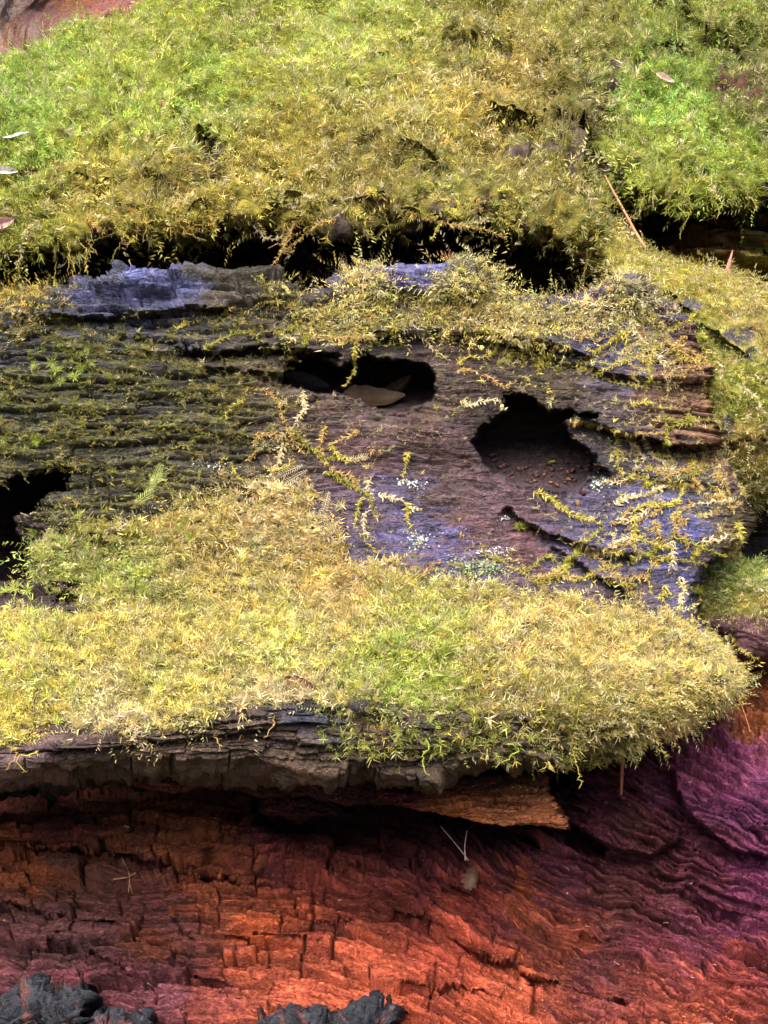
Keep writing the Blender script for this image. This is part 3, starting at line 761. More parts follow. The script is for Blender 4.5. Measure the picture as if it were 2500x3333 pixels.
# ------------------------------------------------------------------ red rotten wood below
WR = [
    [(X0,2480,.56),(900,2480,.56),(1700,2420,.54),(1850,2250,.50),(2100,2120,.50),(X1,2100,.48)],
    [(X0,2625,.48),(300,2600,.43),(600,2590,.42),(830,2600,.44),(870,2655,.48),(1300,2655,.48),(1700,2615,.44),(1850,2380,.30),(2100,2220,.32),(2300,2230,.30),(X1,2210,.28)],
    [(X0,2700,.25),(600,2675,.235),(850,2700,.255),(1000,2745,.29),(1300,2765,.29),(1700,2745,.27),(1900,2560,.19),(2150,2430,.19),(2300,2400,.20),(X1,2380,.19)],
    [(X0,2850,.160),(600,2830,.155),(1000,2850,.165),(1500,2840,.165),(1900,2740,.155),(2200,2580,.150),(X1,2560,.14)],
    [(X0,2960,.130),(600,2950,.125),(1000,2950,.135),(1500,2950,.135),(1900,2900,.130),(2200,2760,.13),(X1,2740,.115)],
    [(X0,3090,.095),(600,3090,.095),(1200,3080,.10),(1800,3070,.10),(2200,2980,.105),(X1,2940,.09)],
    [(X0,3220,.065),(600,3220,.065),(1200,3210,.06),(1800,3210,.07),(X1,3120,.065)],
    [(X0,3345,.035),(1200,3345,.03),(1800,3340,.035),(X1,3320,.035)],
    [(X0,3520,.0),(X1,3520,.0)],
    [(X0,4300,-.05),(X1,4300,-.05)]]
g = Grid(WR, 690, [20, 44, 46, 38, 44, 44, 42, 26, 8])
wx, wy = warp(g.px, g.py, 10, 45, 211)
slope = np.interp(np.arange(-200, 2800), [-200, 300, 900, 1250, 1500, 1750, 1950, 2150, 2800], [.06, .04, .02, .35, .62, .5, .25, .42, .45])
A = np.interp(g.px, np.arange(-200, 2800), np.cumsum(slope))
gr = g.py - A + 26 * fbm(g.px / 260, g.py / 120, 3, 213) + sstep(1200, 1900, g.px) * 30 * fbm(g.px / 120, g.py / 90, 3, 215)
wav = sstep(1700, 1950, g.px) * sstep(2650, 2800, g.py)
gr = gr + wav * 14 * np.sin(g.px / 32 + 3 * fbm(g.px / 200, g.py / 90, 2, 217)) * (.4 + fbm(g.px / 150, g.py / 100, 2, 219))
v1y, v1x, wid1, wly1 = bricks(g.px, gr, 260, 66, 223, .6)
v2y, v2x, wid2, wly2 = bricks(g.px, gr, 150, 19, 227, .8)
wp = sstep(-.3, .2, fbm(g.px / 220, g.py / 90, 3, 228))
ck1 = np.maximum((1 - sstep(2.0, 8.0, v1y)) * (.35 + .65 * wp), (1 - sstep(1.2, 5.0, v1x)) * sstep(1900, 1400, g.px))
ck2 = np.maximum((1 - sstep(1.2, 5.0, v2y)) * (.3 + .7 * wp), (1 - sstep(.8, 4.0, v2x)) * .5 * sstep(1900, 1300, g.px))
f = 0
for line, dep, fall, up in [
    ([(X0,2745),(0,2752),(150,2745),(330,2735),(470,2775),(560,2795),(700,2790)], .05, 40, 60),
    ([(2195,2500),(2205,2570),(2235,2640),(2305,2700),(2388,2760),(2520,2785)], .06, 40, 80),
    ([(1880,2690),(1940,2735),(2003,2772),(2116,2782),(2225,2720)], .05, 45, 60),
    ([(1200,2790),(1400,2850),(1560,2920),(1600,2990)], .02, 35, 35),
    ([(0,2935),(98,2961),(286,2982),(377,2997),(455,3045)], .022, 25, 20),
    ([(1250,2950),(1348,2975),(1499,3063),(1582,3116),(1672,3150),(1732,3199),(1808,3199),(1973,3236),(2060,3255)], .028, 22, 30),
    ([(723,3035),(860,3042),(1010,3050),(1060,3060)], .02, 18, 25),
    ([(1025,2978),(1130,2998),(1225,2982)], .02, 18, 20),
    ([(880,2745),(1000,2780),(1150,2800),(1250,2800)], .02, 25, 25),
    ([(560,2830),(700,2840),(850,2845),(960,2850)], .02, 25, 25),
    ([(1890,3040),(1920,3055),(1990,3050)], .025, 18, 15),
    ([(2230,2880),(2340,2960),(2500,3000)], .025, 30, 30),
    ([(2090,2830),(2250,2870),(2400,2930),(2520,2960)], .015, 25, 25),
    ([(600,3150),(760,3190),(900,3215)], .02, 25, 25),
    ([(60,3060),(250,3080),(380,3150),(440,3200)], .018, 25, 20),
    ([(1300,3190),(1420,3230),(1560,3240),(1640,3260)], .018, 22, 22)]:
    f = f + ledge(g, wx, wy, line, dep, fall, 13, up)
for line, wd, dp in [([(1021,2870),(1018,2950),(1016,3030)], 5, .02), ([(655,2950),(650,3030)], 4, .012), ([(874,3078),(878,3146)], 4, .012), ([(995,3050),(988,3120),(980,3206)], 4, .014),
        ([(1085,3063),(1077,3153)], 4, .012), ([(1732,3206),(1734,3310)], 6, .02), ([(181,2905),(178,2945)], 4, .01), ([(384,2915),(392,2970)], 4, .012), ([(290,2985),(240,3020),(185,3040)], 4, .012),
        ([(770,3080),(765,3130)], 4, .01), ([(1690,3100),(1672,3146)], 4, .012), ([(2290,3130),(2300,3200)], 4, .01), ([(560,2980),(600,3040),(640,3060)], 4, .012), ([(1420,3150),(1410,3230),(1390,3300)], 4, .014)]:
    d, s, t = seg_dist(wx, wy, line)
    f = f + dp * np.exp(-(d / wd) ** 2)
pw = sdf(wx, wy, [(1800,2700),(1880,2690),(1960,2745),(2000,2785),(1920,2800),(1840,2765)])
f = f + .08 * sstep(0, 20, pw)
f = f - .02 * np.exp(-((wx - 850) / 190) ** 4 - ((wy - 2970) / 75) ** 4) - .025 * np.exp(-((wx - 2080) / 150) ** 2 - ((wy - 2670) / 80) ** 2) - .03 * np.exp(-((wx - 2400) / 200) ** 2 - ((wy - 2560) / 130) ** 2)
g.push(f)
rough_r = sstep(1150, 1500, g.px)
lam = ridged(g.px / 420, gr / 26, 2, 231)
hw = (.026 * (cellrand(wid1) - .5) + .010 * wly1 - .024 * ck1) * (1 - .4 * rough_r) + .012 * (cellrand(wid2) - .5) + .005 * wly2 - .0120 * ck2
hw = hw + .0110 * lam * (.2 + .8 * rough_r) + .014 * fbm(g.px / 260, g.py / 160, 3, 235) + .003 * fbm(g.px / 30, gr / 12, 3, 237)
soft = sstep(2800, 2720, g.py) * sstep(1500, 1300, g.px)
hw = hw * (1 - .35 * soft)
g.raise_(hw)
g.coarse()
WG = g
qx = g.px + 110 * fbm(g.px / 90, gr / 26, 4, 241) + 130 * (cellrand(wid1, 8) - .5) * (1 - .5 * rough_r) + 70 * (cellrand(wid2, 8) - .5); qy = g.py + 70 * fbm(g.px / 90, gr / 26, 4, 243) + 80 * (cellrand(wid2, 9) - .5)
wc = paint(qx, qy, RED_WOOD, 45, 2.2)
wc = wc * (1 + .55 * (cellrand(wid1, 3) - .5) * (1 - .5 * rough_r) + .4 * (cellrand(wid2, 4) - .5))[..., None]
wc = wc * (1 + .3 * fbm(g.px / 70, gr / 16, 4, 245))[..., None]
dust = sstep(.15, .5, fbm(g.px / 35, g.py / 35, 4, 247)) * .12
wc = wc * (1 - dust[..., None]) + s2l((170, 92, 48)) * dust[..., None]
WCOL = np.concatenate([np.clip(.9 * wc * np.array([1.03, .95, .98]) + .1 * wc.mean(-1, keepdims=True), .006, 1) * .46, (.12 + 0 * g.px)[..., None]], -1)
WFACES = g.faces()
red = empty('red_rotten_wood', V(1250, 3333, .0), 'crumbling orange and maroon rotten wood under the overhanging mossy shelf', 'wood')
reg = (g.py > 2780) & (g.px < 1500 + (g.py - 2900) * .9) & (g.py < 3420)
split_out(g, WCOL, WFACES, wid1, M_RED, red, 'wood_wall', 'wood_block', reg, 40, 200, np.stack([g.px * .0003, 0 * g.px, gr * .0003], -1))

# ------------------------------------------------------------------ ray lookup on the built surfaces
_v, _f, off = [], [], 0
for p, q in BVH_SRC:
    _v.append(p); _f.append(q + off); off += len(p)
TREE = BVHTree.FromPolygons(np.concatenate(_v).tolist(), np.concatenate(_f).tolist())
CAMV = Vector(CAMP)
def surf(px, py):
    d = Vector(V(px, py, 0.0) - CAMP).normalized()
    loc, n, i, dist = TREE.ray_cast(CAMV, d)
    if loc is None:
        return V(px, py, .4), np.array([0, -1.0, 0]), .4
    P = np.array(loc); n = np.array(n)
    if n @ FWD > 0: n = -n
    return P, n, (P - CAMP) @ FWD - D0

# ------------------------------------------------------------------ moss
def leaf_tri(base, d, L, W, bend, side, ups):
    """diamond leaf of two triangles, bent at the middle"""
    mid = base + d * L * .45
    tip = base + d * L + bend * L * .35
    return [base, mid + side * W, tip, mid - side * W]

def make_proto(kind, seed):
    r = random.Random(seed)
    Vv, Hh = [], []
    def add(base, d, L, W, bend):
        d = d / np.linalg.norm(d)
        sd = np.cross(d, np.array([r.uniform(-1, 1), r.uniform(-1, 1), r.uniform(-1, 1)]))
        sd /= np.linalg.norm(sd) + 1e-9
        b2 = base + d * L * .12
        Vv.extend([b2 + sd * W, base + d * L + bend * L * .35, b2 - sd * W])
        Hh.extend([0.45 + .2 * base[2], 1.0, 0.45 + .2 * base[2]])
    if kind == 'star':            # upright shoot with spreading pointed leaves
        n = 9
        for i in range(n):
            a = i * 2.4 + r.uniform(-.4, .4)
            z = .25 + .75 * i / n
            el = r.uniform(.35, .95) - .25 * i / n
            d = np.array([math.cos(a) * math.cos(el), math.sin(a) * math.cos(el), math.sin(el)])
            add(np.array([0, 0, z * .7]), d, r.uniform(.45, .80), .050, np.array([0, 0, r.uniform(-.25, .2)]))
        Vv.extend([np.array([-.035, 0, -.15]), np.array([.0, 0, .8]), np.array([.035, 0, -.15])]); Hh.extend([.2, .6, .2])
    elif kind == 'hair':          # tuft of long swept leaves
        sw = np.array([r.uniform(.2, .6), r.uniform(-.2, .2), -.15])
        for i in range(10):
            a = r.uniform(0, 6.28)
            el = r.uniform(.75, 1.4)
            d = np.array([math.cos(a) * math.cos(el), math.sin(a) * math.cos(el), math.sin(el)])
            add(np.array([r.uniform(-.1, .1), r.uniform(-.1, .1), r.uniform(-.1, .35)]), d, r.uniform(.6, 1.05), .036, sw)
    elif kind == 'feather':       # arched frond with two rows of leaflets
        n = 8
        pts = [np.array([.75 * (i / n) ** 1.2, 0, .75 * (i / n) - .5 * (i / n) ** 2]) * 1.3 for i in range(n + 1)]
        for i in range(n):
            t = pts[i + 1] - pts[i]; t = t / np.linalg.norm(t)
            for s in (-1, 1):
                d = t * .75 + np.array([0, s * .8, .15])
                add(pts[i], d, .32 * (1 - .55 * i / n) + .06, .044, np.array([0, 0, -.2]))
    elif kind == 'creep':         # creeping strand: +x along the surface, leafy all round
        n = 11
        x = 0; y = 0; ang = 0
        for i in range(n):
            p = np.array([x, y, .06 + .09 * math.sin(i * .7 + seed)])
            for k in range(2):
                a = r.uniform(0, 6.28)
                d = np.array([.6, math.cos(a) * .8, abs(math.sin(a)) * .8 + .05])
                d[:2] = [d[0] * math.cos(ang) - d[1] * math.sin(ang), d[0] * math.sin(ang) + d[1] * math.cos(ang)]
                add(p, d, r.uniform(.18, .32), .032, np.zeros(3))
            ang += r.uniform(-.35, .35) + .05
            x += .17 * math.cos(ang); y += .17 * math.sin(ang)
    v = np.array(Vv); hgt = np.array(Hh)
    nq = len(v) // 3
    return v, hgt, nq

PROT = {k: [make_proto(k, 10 * i + s) for s in range(4)] for i, k in enumerate(('star', 'hair', 'feather', 'creep'))}
UPW = np.array([0, 0, 1.0])

def orient(n, lean, N):
    up = UPW[None]
    rnd = RNG.normal(size=(N, 3))
    z = n * lean[0] + up * lean[1] + rnd * lean[2] + np.array([[lean[3], lean[4], 0]])
    down = n[:, 2] < -.15
    z[down] += np.array([0, 0, -1.5 * lean[1]])
    return z / np.linalg.norm(z, axis=1, keepdims=True)

def scatter(grid, faces, dens, count):
    P = grid.P.reshape(-1, 3)
    q = P[faces]
    c = np.cross(q[:, 2] - q[:, 0], q[:, 3] - q[:, 1])
    area = np.linalg.norm(c, axis=1) * .5
    n = -c / (2 * area[:, None] + 1e-12)
    fc = q.mean(1)
    view = fc - CAMP
    vd = np.einsum('ij,ij->i', n, view / np.linalg.norm(view, axis=1, keepdims=True))
    if np.median(vd) > 0:
        n = -n; vd = -vd
    px, py, e = proj(fc)
    ok = (vd < .25) & (px > -330) & (px < 2830) & (py > -120)
    scr = np.sqrt(np.clip(-vd, .12, 1))        # a little less of it where the surface is seen edge-on
    wgt = area * dens.reshape(-1)[faces].mean(1) * ok * scr
    pr = wgt / wgt.sum()
    idx = RNG.choice(len(faces), count, p=pr)
    a, b = RNG.random((2, count))
    qq = q[idx]
    pts = (qq[:, 0] * ((1 - a) * (1 - b))[:, None] + qq[:, 1] * (a * (1 - b))[:, None] + qq[:, 2] * (a * b)[:, None] + qq[:, 3] * ((1 - a) * b)[:, None])
    return pts, n[idx]

def moss(name, label, pts, nrm, cols, kinds, size, lean=(.55, .45, .28, 0, 0), group=None, cat='moss'):
    """kinds: list of (proto name, share, size factor)"""
    N = len(pts)
    share = np.array([k[1] for k in kinds], float); share /= share.sum()
    which = RNG.choice(len(kinds), N, p=share)
    var = RNG.integers(0, 4, N)
    VV, CC, QQ = [], [], []
    off = 0
    for ki, (kn, _, sf) in enumerate(kinds):
        for vi in range(4):
            m = (which == ki) & (var == vi)
            k = int(m.sum())
            if not k: continue
            v, hg, nq = PROT[kn][vi]
            n = nrm[m]
            if kn == 'creep':
                z = n + .25 * RNG.normal(size=(k, 3)); z /= np.linalg.norm(z, axis=1, keepdims=True)
            else:
                z = orient(n, lean, k)
            r = RNG.normal(size=(k, 3))
            if kn == 'creep':
                r = r * np.array([1.2, .5, .8]) + np.array([0, 0, -.3])
            x = r - np.einsum('ij,ij->i', r, z)[:, None] * z
            x /= np.linalg.norm(x, axis=1, keepdims=True) + 1e-9
            y = np.cross(z, x)
            s = size[m] * sf * RNG.uniform(.65, 1.35, k)
            W = (v[None, :, 0:1] * x[:, None] + v[None, :, 1:2] * y[:, None] + v[None, :, 2:3] * z[:, None]) * s[:, None, None] + pts[m][:, None] - n[:, None] * .0008
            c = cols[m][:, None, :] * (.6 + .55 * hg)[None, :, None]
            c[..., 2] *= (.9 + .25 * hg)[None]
            VV.append(W.reshape(-1, 3)); CC.append(c.reshape(-1, 3))
            QQ.append((np.arange(k * nq * 3) + off)); off += k * nq * 3
    Q = np.concatenate(QQ)
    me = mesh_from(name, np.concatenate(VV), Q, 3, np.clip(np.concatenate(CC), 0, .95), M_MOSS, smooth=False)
    return link(name, me, label=label, cat=cat, kind='stuff', group=group)

def moss_cols(pts, knots, gain=.62, jit=.34, dry=.12):
    px, py, e = proj(pts)
    c = paint(px + 75 * fbm(px / 50, py / 34, 4, 301), py + 60 * fbm(px / 50, py / 34, 4, 303), knots, 50, 2.0)
    N = len(pts)
    _, _, vid, _ = voronoi(px / 46 + .5 * fbm(px / 30, py / 30, 2, 307), py / 30, 309)
    cl = cellrand(vid, 4); ch = cellrand(vid, 6)
    lum = np.exp(RNG.normal(0, jit, N)) * (1 + .55 * fbm(px / 30, py / 22, 3, 305)) * (.72 + .56 * cl)
    c = c * lum[:, None]
    c = c * .9 + .1 * c.mean(1, keepdims=True)
    c[:, 0] *= (1.0 + .2 * (ch - .5)) * np.exp(RNG.normal(0, .09, N)) * 1.07; c[:, 2] *= np.exp(RNG.normal(0, .25, N))
    tan = s2l((226, 208, 150)); d = RNG.random(N) < dry * (1 + 2.2 * fbm(px / 60, py / 40, 3, 311))
    c[d] = tan * RNG.uniform(.4, 1.15, d.sum())[:, None]
    return c * gain, px, py

def carpet(name, label, grid, faces, dens, count, knots, kinds, base, lean, gain=.62, dry=.12, jit=.3, sizef=None, cush=0):
    pts, n = scatter(grid, faces, dens, count)
    c, px, py = moss_cols(pts, knots, gain, jit, dry)
    if cush:
        wq = .7 * fbm(px / 60, py / 50, 3, 361)
        f1, _, vid, _ = voronoi(px / 70 + wq, py / 44 + wq, 363)
        k_ = cellrand(vid, 9)
        pts = pts + n * (cush * (.25 + .75 * k_) * np.clip(1 - (f1 / .72) ** 2, 0, 1))[:, None]
    s = np.full(count, base)
    s = s * (1 + .75 * fbm(px / 55, py / 40, 3, 331))
    if sizef is not None: s = s * sizef(px, py)
    return moss(name, label, pts, n, c, kinds, s, lean)

carpet('moss_carpet', 'thick green and yellow moss carpet over the upper slope', UPG, UPFACES, UP_DENS, 38000, UP_MOSS,
       [('star', .36, 1), ('hair', .28, 1.25), ('feather', .14, 1.3), ('creep', .22, 2.1)], .0112, (.5, .5, .25, .12, -.05), dry=.13, cush=.009)
carpet('moss_carpet', 'yellow moss on the diagonal slab behind the holed slab', RG, RFACES, R_DENS, 8500, RIGHT_MOSS,
       [('star', .35, 1), ('feather', .25, 1.2), ('creep', .40, 1.8)], .0092, (.55, .4, .3, 0, -.1), dry=.2, cush=.010)
carpet('moss_carpet', 'moss cap with feathery fronds on the purple brown lump', LG, LFACES, L_DENS, 2200, [(2400,1900,(150,165,70)), (2450,2000,(170,160,90))],
       [('star', .3, 1), ('feather', .5, 1.7), ('creep', .2, 1.8)], .0105, (.5, .5, .25, .1, -.1), dry=.15)
dShelf = dS * (MG.py > 1500) * (pit < -4)
carpet('moss_carpet', 'bright yellow moss carpet covering the projecting shelf', MG, MFACES, dShelf, 33000, SHELF_MOSS,
       [('star', .40, 1), ('hair', .36, 1.1), ('feather', .08, 1.1), ('creep', .22, 1.8)], .0098, (.5, .5, .28, .05, -.1), dry=.22, cush=.006,
       sizef=lambda x, y: np.where(y > 1900, 1.0, 1.1) * np.interp(x, [1900, 2300], [1, .75]))
dRim = np.clip(np.maximum(dR, dLump), 0, 1) * (MG.py < 1400) * (pit < -4)
carpet('moss_carpet', 'tangled yellow moss band along the top rim of the holed slab', MG, MFACES, dRim, 8000, SHELF_MOSS,
       [('star', .35, 1), ('feather', .15, 1.1), ('creep', .50, 1.9)], .0090, (.55, .4, .3, 0, -.1), dry=.2)
dFace = film * sstep(.0, .25, gapn + .1) * (MG.py < 1700) * (pit < -3) * sstep(1050, 700, MG.px)
carpet('moss_fringe', 'short olive moss on the cracked ridges of the slab face', MG, MFACES, dFace, 4500, SHELF_MOSS,
       [('star', .5, .8), ('creep', .5, 1.3)], .0078, (.6, .25, .3, 0, -.1), dry=.10, gain=.55)
g_px, g_py = MG.px, MG.py
net = sstep(.86, .96, 1 - np.abs(fbm(g_px / 95, g_py / 60, 3, 341)) * 3.2)
dNet = (1 - .85 * np.exp(-((g_px - 2290) / 110) ** 2 - ((g_py - 1310) / 130) ** 2)) * net * sstep(-.25, .25, fbm(g_px / 170, g_py / 120, 2, 343)) * (pit < -3) * (1 - front) * np.clip(
    np.exp(-((g_px - 1950) / 420) ** 2 - ((g_py - 1130) / 150) ** 2) + .9 * np.exp(-((g_px - 2180) / 280) ** 2 - ((g_py - 1600) / 250) ** 2) + .55 * np.exp(-((g_px - 1250) / 500) ** 2 - ((g_py - 1080) / 70) ** 2)
    + .35 * np.exp(-((g_px - 950) / 330) ** 2 - ((g_py - 1430) / 160) ** 2) + .3 * np.exp(-((g_px - 1500) / 400) ** 2 - ((g_py - 1800) / 90) ** 2), 0, 1)
carpet('moss_tangle', 'thready yellow moss tangle creeping over the bare wood of the slab', MG, MFACES, dNet, 5000, SHELF_MOSS,
       [('star', .45, .75), ('creep', .55, 1.0)], .0095, (.6, .2, .3, 0, -.1), dry=.25, gain=.62)
dFr = front * sstep(900, 1150, MG.px) * (MG.py < 2460) * sstep(-.15, .15, gapn) * sstep(1900, 2000, MG.px + 900)
carpet('moss_fringe', 'star shaped moss growing on the front face below the shelf edge', MG, MFACES, dFr, 2600, [(1300,2400,(150,152,58)),(1800,2380,(160,160,70)),(2150,2300,(165,160,80)),(1000,2400,(130,140,50))],
       [('star', .55, 1.1), ('creep', .35, 1.2), ('feather', .1, 1.1)], .0095, (.7, .05, .3, 0, -.15), dry=.08)

# ------------------------------------------------------------------ tree foot behind the slope, top left
TR = [
    [(-1000,-420,1.45),(60,-420,1.50),(230,-420,1.75),(700,-420,2.1)],
    [(-1000,-60,1.42),(60,-40,1.46),(220,-40,1.62),(420,-30,1.35),(700,-60,1.45)],
    [(-1000,60,1.40),(60,70,1.43),(200,40,1.50),(330,20,1.28),(480,-5,1.30),(700,-40,1.35)],
    [(-1000,140,1.38),(0,140,1.38),(120,110,1.30),(300,60,1.22),(480,40,1.24),(700,0,1.3)],
    [(-1000,400,1.34),(700,300,1.3)]]
g = Grid(TR, 230, [30, 26, 20, 16])
g.raise_(.03 * ridged(g.X / .035 + .5 * fbm(g.X / .1, g.S / .2, 2, 5), g.S / .35, 3, 401) * sstep(260, 120, g.px) + .012 * fbm(g.X / .05, g.S / .04, 4, 403))
tc = paint(g.px + 30 * fbm(g.px / 30, g.py / 60, 3, 405), g.py, [(0,60,(70,48,40)),(100,80,(84,52,42)),(230,40,(140,96,64)),(330,30,(150,88,60)),(430,10,(150,84,62)),(60,150,(130,88,58)),(180,90,(120,74,60))])
link('tree_trunk', mesh_from('tree_trunk', g.P.reshape(-1, 3), g.faces().ravel(), 4, tc.reshape(-1, 3) * .26, M_DARK, gv=g.grain(along=g.S, across=g.X).reshape(-1, 3)),
     label='dark brown tree trunk with reddish root flare behind the moss slope', cat='tree')

# ------------------------------------------------------------------ wood hanging under the shelf
def layer(name, rows, segs, nu, col, label, seed, amp=1.0, mat=None, roll_l=.03, roll_r=.01, cat='wood'):
    g = Grid(rows, nu, segs, roll_l=roll_l, roll_r=roll_r)
    f1, f2, ci, ly = voronoi(g.X / .04 + .6 * fbm(g.X / .03, g.S / .02, 2, seed), g.S / .008, seed)
    g.raise_(amp * (.005 * (cellrand(ci) - .5) + .003 * ly - .003 * (1 - sstep(.02, .2, f2 - f1)) + .008 * fbm(g.X / .06, g.S / .04, 4, seed + 1)))
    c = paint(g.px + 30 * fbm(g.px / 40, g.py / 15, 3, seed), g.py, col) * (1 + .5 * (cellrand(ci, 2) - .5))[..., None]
    P = g.P.reshape(-1, 3)
    base = P[np.argmin(P[:, 2])]
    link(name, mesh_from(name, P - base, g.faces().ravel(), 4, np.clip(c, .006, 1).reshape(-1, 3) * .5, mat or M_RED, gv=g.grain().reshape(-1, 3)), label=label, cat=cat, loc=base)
    g.coarse()
    return g
layer('hanging_wood_flap', [
    [(1180,2540,.24),(1500,2470,.22),(1760,2480,.20)],
    [(1200,2570,.14),(1500,2560,.10),(1790,2560,.07)],
    [(1240,2598,.10),(1400,2626,.075),(1530,2652,.05),(1680,2672,.04),(1840,2676,.03)],
    [(1240,2606,.10),(1400,2638,.075),(1530,2666,.052),(1640,2688,.045),(1720,2678,.042),(1852,2692,.034)],
    [(1250,2604,.12),(1400,2632,.095),(1530,2655,.075),(1640,2676,.07),(1852,2684,.06)],
    [(1200,2560,.30),(1500,2560,.30),(1800,2570,.28)]],
    [18, 34, 8, 8, 14], 190, [(1300,2600,(90,40,42)),(1600,2540,(120,74,48)),(1700,2580,(134,84,52)),(1500,2640,(176,104,62)),(1750,2670,(184,112,74))],
    'brown wood flap with an orange lower edge hanging under the shelf', 501)
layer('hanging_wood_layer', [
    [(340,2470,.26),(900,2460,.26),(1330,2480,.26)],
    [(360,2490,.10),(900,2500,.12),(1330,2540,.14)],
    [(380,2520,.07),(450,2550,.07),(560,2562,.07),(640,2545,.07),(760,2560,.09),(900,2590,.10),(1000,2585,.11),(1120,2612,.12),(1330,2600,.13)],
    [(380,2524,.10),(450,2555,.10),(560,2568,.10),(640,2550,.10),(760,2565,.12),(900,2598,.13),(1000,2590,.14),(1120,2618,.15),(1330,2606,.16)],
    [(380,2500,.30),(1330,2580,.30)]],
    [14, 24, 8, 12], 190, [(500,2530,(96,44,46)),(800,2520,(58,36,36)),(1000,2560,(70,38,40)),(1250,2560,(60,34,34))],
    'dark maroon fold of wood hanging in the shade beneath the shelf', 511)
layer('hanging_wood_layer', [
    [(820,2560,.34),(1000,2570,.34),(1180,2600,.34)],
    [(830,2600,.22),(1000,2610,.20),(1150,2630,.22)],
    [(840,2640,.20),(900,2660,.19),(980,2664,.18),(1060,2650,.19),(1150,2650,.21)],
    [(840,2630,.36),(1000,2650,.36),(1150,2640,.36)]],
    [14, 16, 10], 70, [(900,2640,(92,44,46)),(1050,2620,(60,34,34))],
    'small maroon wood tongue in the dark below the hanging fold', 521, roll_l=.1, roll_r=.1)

# ------------------------------------------------------------------ charred chunks along the foot
def chunk(crest, e0, label, seed, bottom=3470):
    crest = [(x, y + 50 + 10 * math.sin(x * .09) + 8 * math.sin(x * .037)) for x, y in crest]
    x0, x1 = crest[0][0], crest[-1][0]
    xm = [c[0] for c in crest]
    rows = [
        [(x, y + 90, e0 + .12) for x, y in crest],
        [(x, y + 6, e0 + .03) for x, y in crest],
        [(x, y + 2, e0) for x, y in crest],
        [(x, y + .28 * (bottom - y), e0 - .028) for x, y in crest],
        [(x, y + .6 * (bottom - y), e0 - .040) for x, y in crest],
        [(x, bottom, e0 - .045) for x, y in crest]]
    nu = max(50, int((x1 - x0) / 4))
    g = Grid(rows, nu, [10, 6, 16, 18, 12], roll_l=.10, roll_r=.10)
    q = g.S + .25 * g.X + .014 * fbm(g.X / .08, g.S / .05, 3, seed)
    g.raise_(.008 * ridged(g.X / .11, q / .014, 3, seed) + .020 * fbm(g.X / .06, g.S / .04, 4, seed + 3) - .012 * sstep(.5, .8, ridged(g.X / .05, g.S / .03, 2, seed + 9)))
    cy_, cx_, cc_, cl_ = bricks(g.px + .3 * g.py, (q / .0003), 90, 22, seed + 21, .9)
    g.raise_(.014 * (cellrand(cc_) - .5) + .006 * cl_ - .009 * (1 - sstep(1, 5, cy_)) - .008 * (1 - sstep(1, 4, cx_)))
    c = .4 * s2l((52, 53, 60)) * (1 + .4 * fbm(g.px / 30, g.py / 20, 3, seed + 5))[..., None]
    rb = sstep(.1, .4, fbm(g.px / 60, g.py / 40, 3, seed + 7))[..., None]
    c = c * (1 - .6 * rb) + s2l((110, 62, 54)) * .3 * rb
    P = g.P.reshape(-1, 3); base = P[np.argmin(P[:, 2])]
    link('charred_chunk', mesh_from('charred_chunk', P - base, g.faces().ravel(), 4, np.concatenate([np.clip(c, .01, 1), .3 + 0 * c[..., :1]], -1).reshape(-1, 4), M_CHAR, gv=np.stack([g.X, 0 * g.X, q], -1).reshape(-1, 3)),
         label=label, cat='wood', loc=base)
    g.coarse()
chunk([(-170,3240),(0,3222),(55,3182),(130,3176),(190,3190),(240,3168),(290,3178),(302,3230),(310,3290)], -.02, 'charred grey black wood chunk with a rounded knob, lying under the maroon blocks', 601)
chunk([(290,3300),(330,3255),(380,3245),(430,3268),(480,3275),(492,3320)], -.025, 'small charred wood chunk wedged beside the knobbed black chunk', 611)
chunk([(800,3320),(850,3275),(925,3245),(1000,3226),(1060,3250),(1140,3236),(1220,3204),(1275,3216),(1312,3260),(1320,3310)], -.025, 'long charred grey wood chunk below the bright orange blocks', 621)

# ------------------------------------------------------------------ strands, needles, leaves and litter
def frame(t):
    t = t / (np.linalg.norm(t) + 1e-9)
    a = np.array([0, -1.0, 0]) if abs(t[1]) < .8 else np.array([1.0, 0, 0])
    u = np.cross(t, a); u /= np.linalg.norm(u)
    return u, np.cross(t, u)

def spline(P, n):
    P = np.asarray(P, float)
    L = np.r_[0, np.cumsum(np.linalg.norm(np.diff(P, axis=0), axis=1))]
    s = np.linspace(0, L[-1], n)
    Q = np.stack([np.interp(s, L, P[:, k]) for k in range(P.shape[1])], -1)
    if n > 6:
        for _ in range(2):
            Q[1:-1] = .25 * Q[:-2] + .5 * Q[1:-1] + .25 * Q[2:]
    return Q, L[-1]

def tube(Q, rad, ns=5):
    n = len(Q); vs, fs = [], []
    for i in range(n):
        t = Q[min(i + 1, n - 1)] - Q[max(i - 1, 0)]
        u, v = frame(t)
        for k in range(ns):
            a = 2 * math.pi * k / ns
            vs.append(Q[i] + rad[i] * (math.cos(a) * u + math.sin(a) * v))
    for i in range(n - 1):
        for k in range(ns):
            fs.append([i * ns + k, i * ns + (k + 1) % ns, (i + 1) * ns + (k + 1) % ns, (i + 1) * ns + k])
    return vs, fs

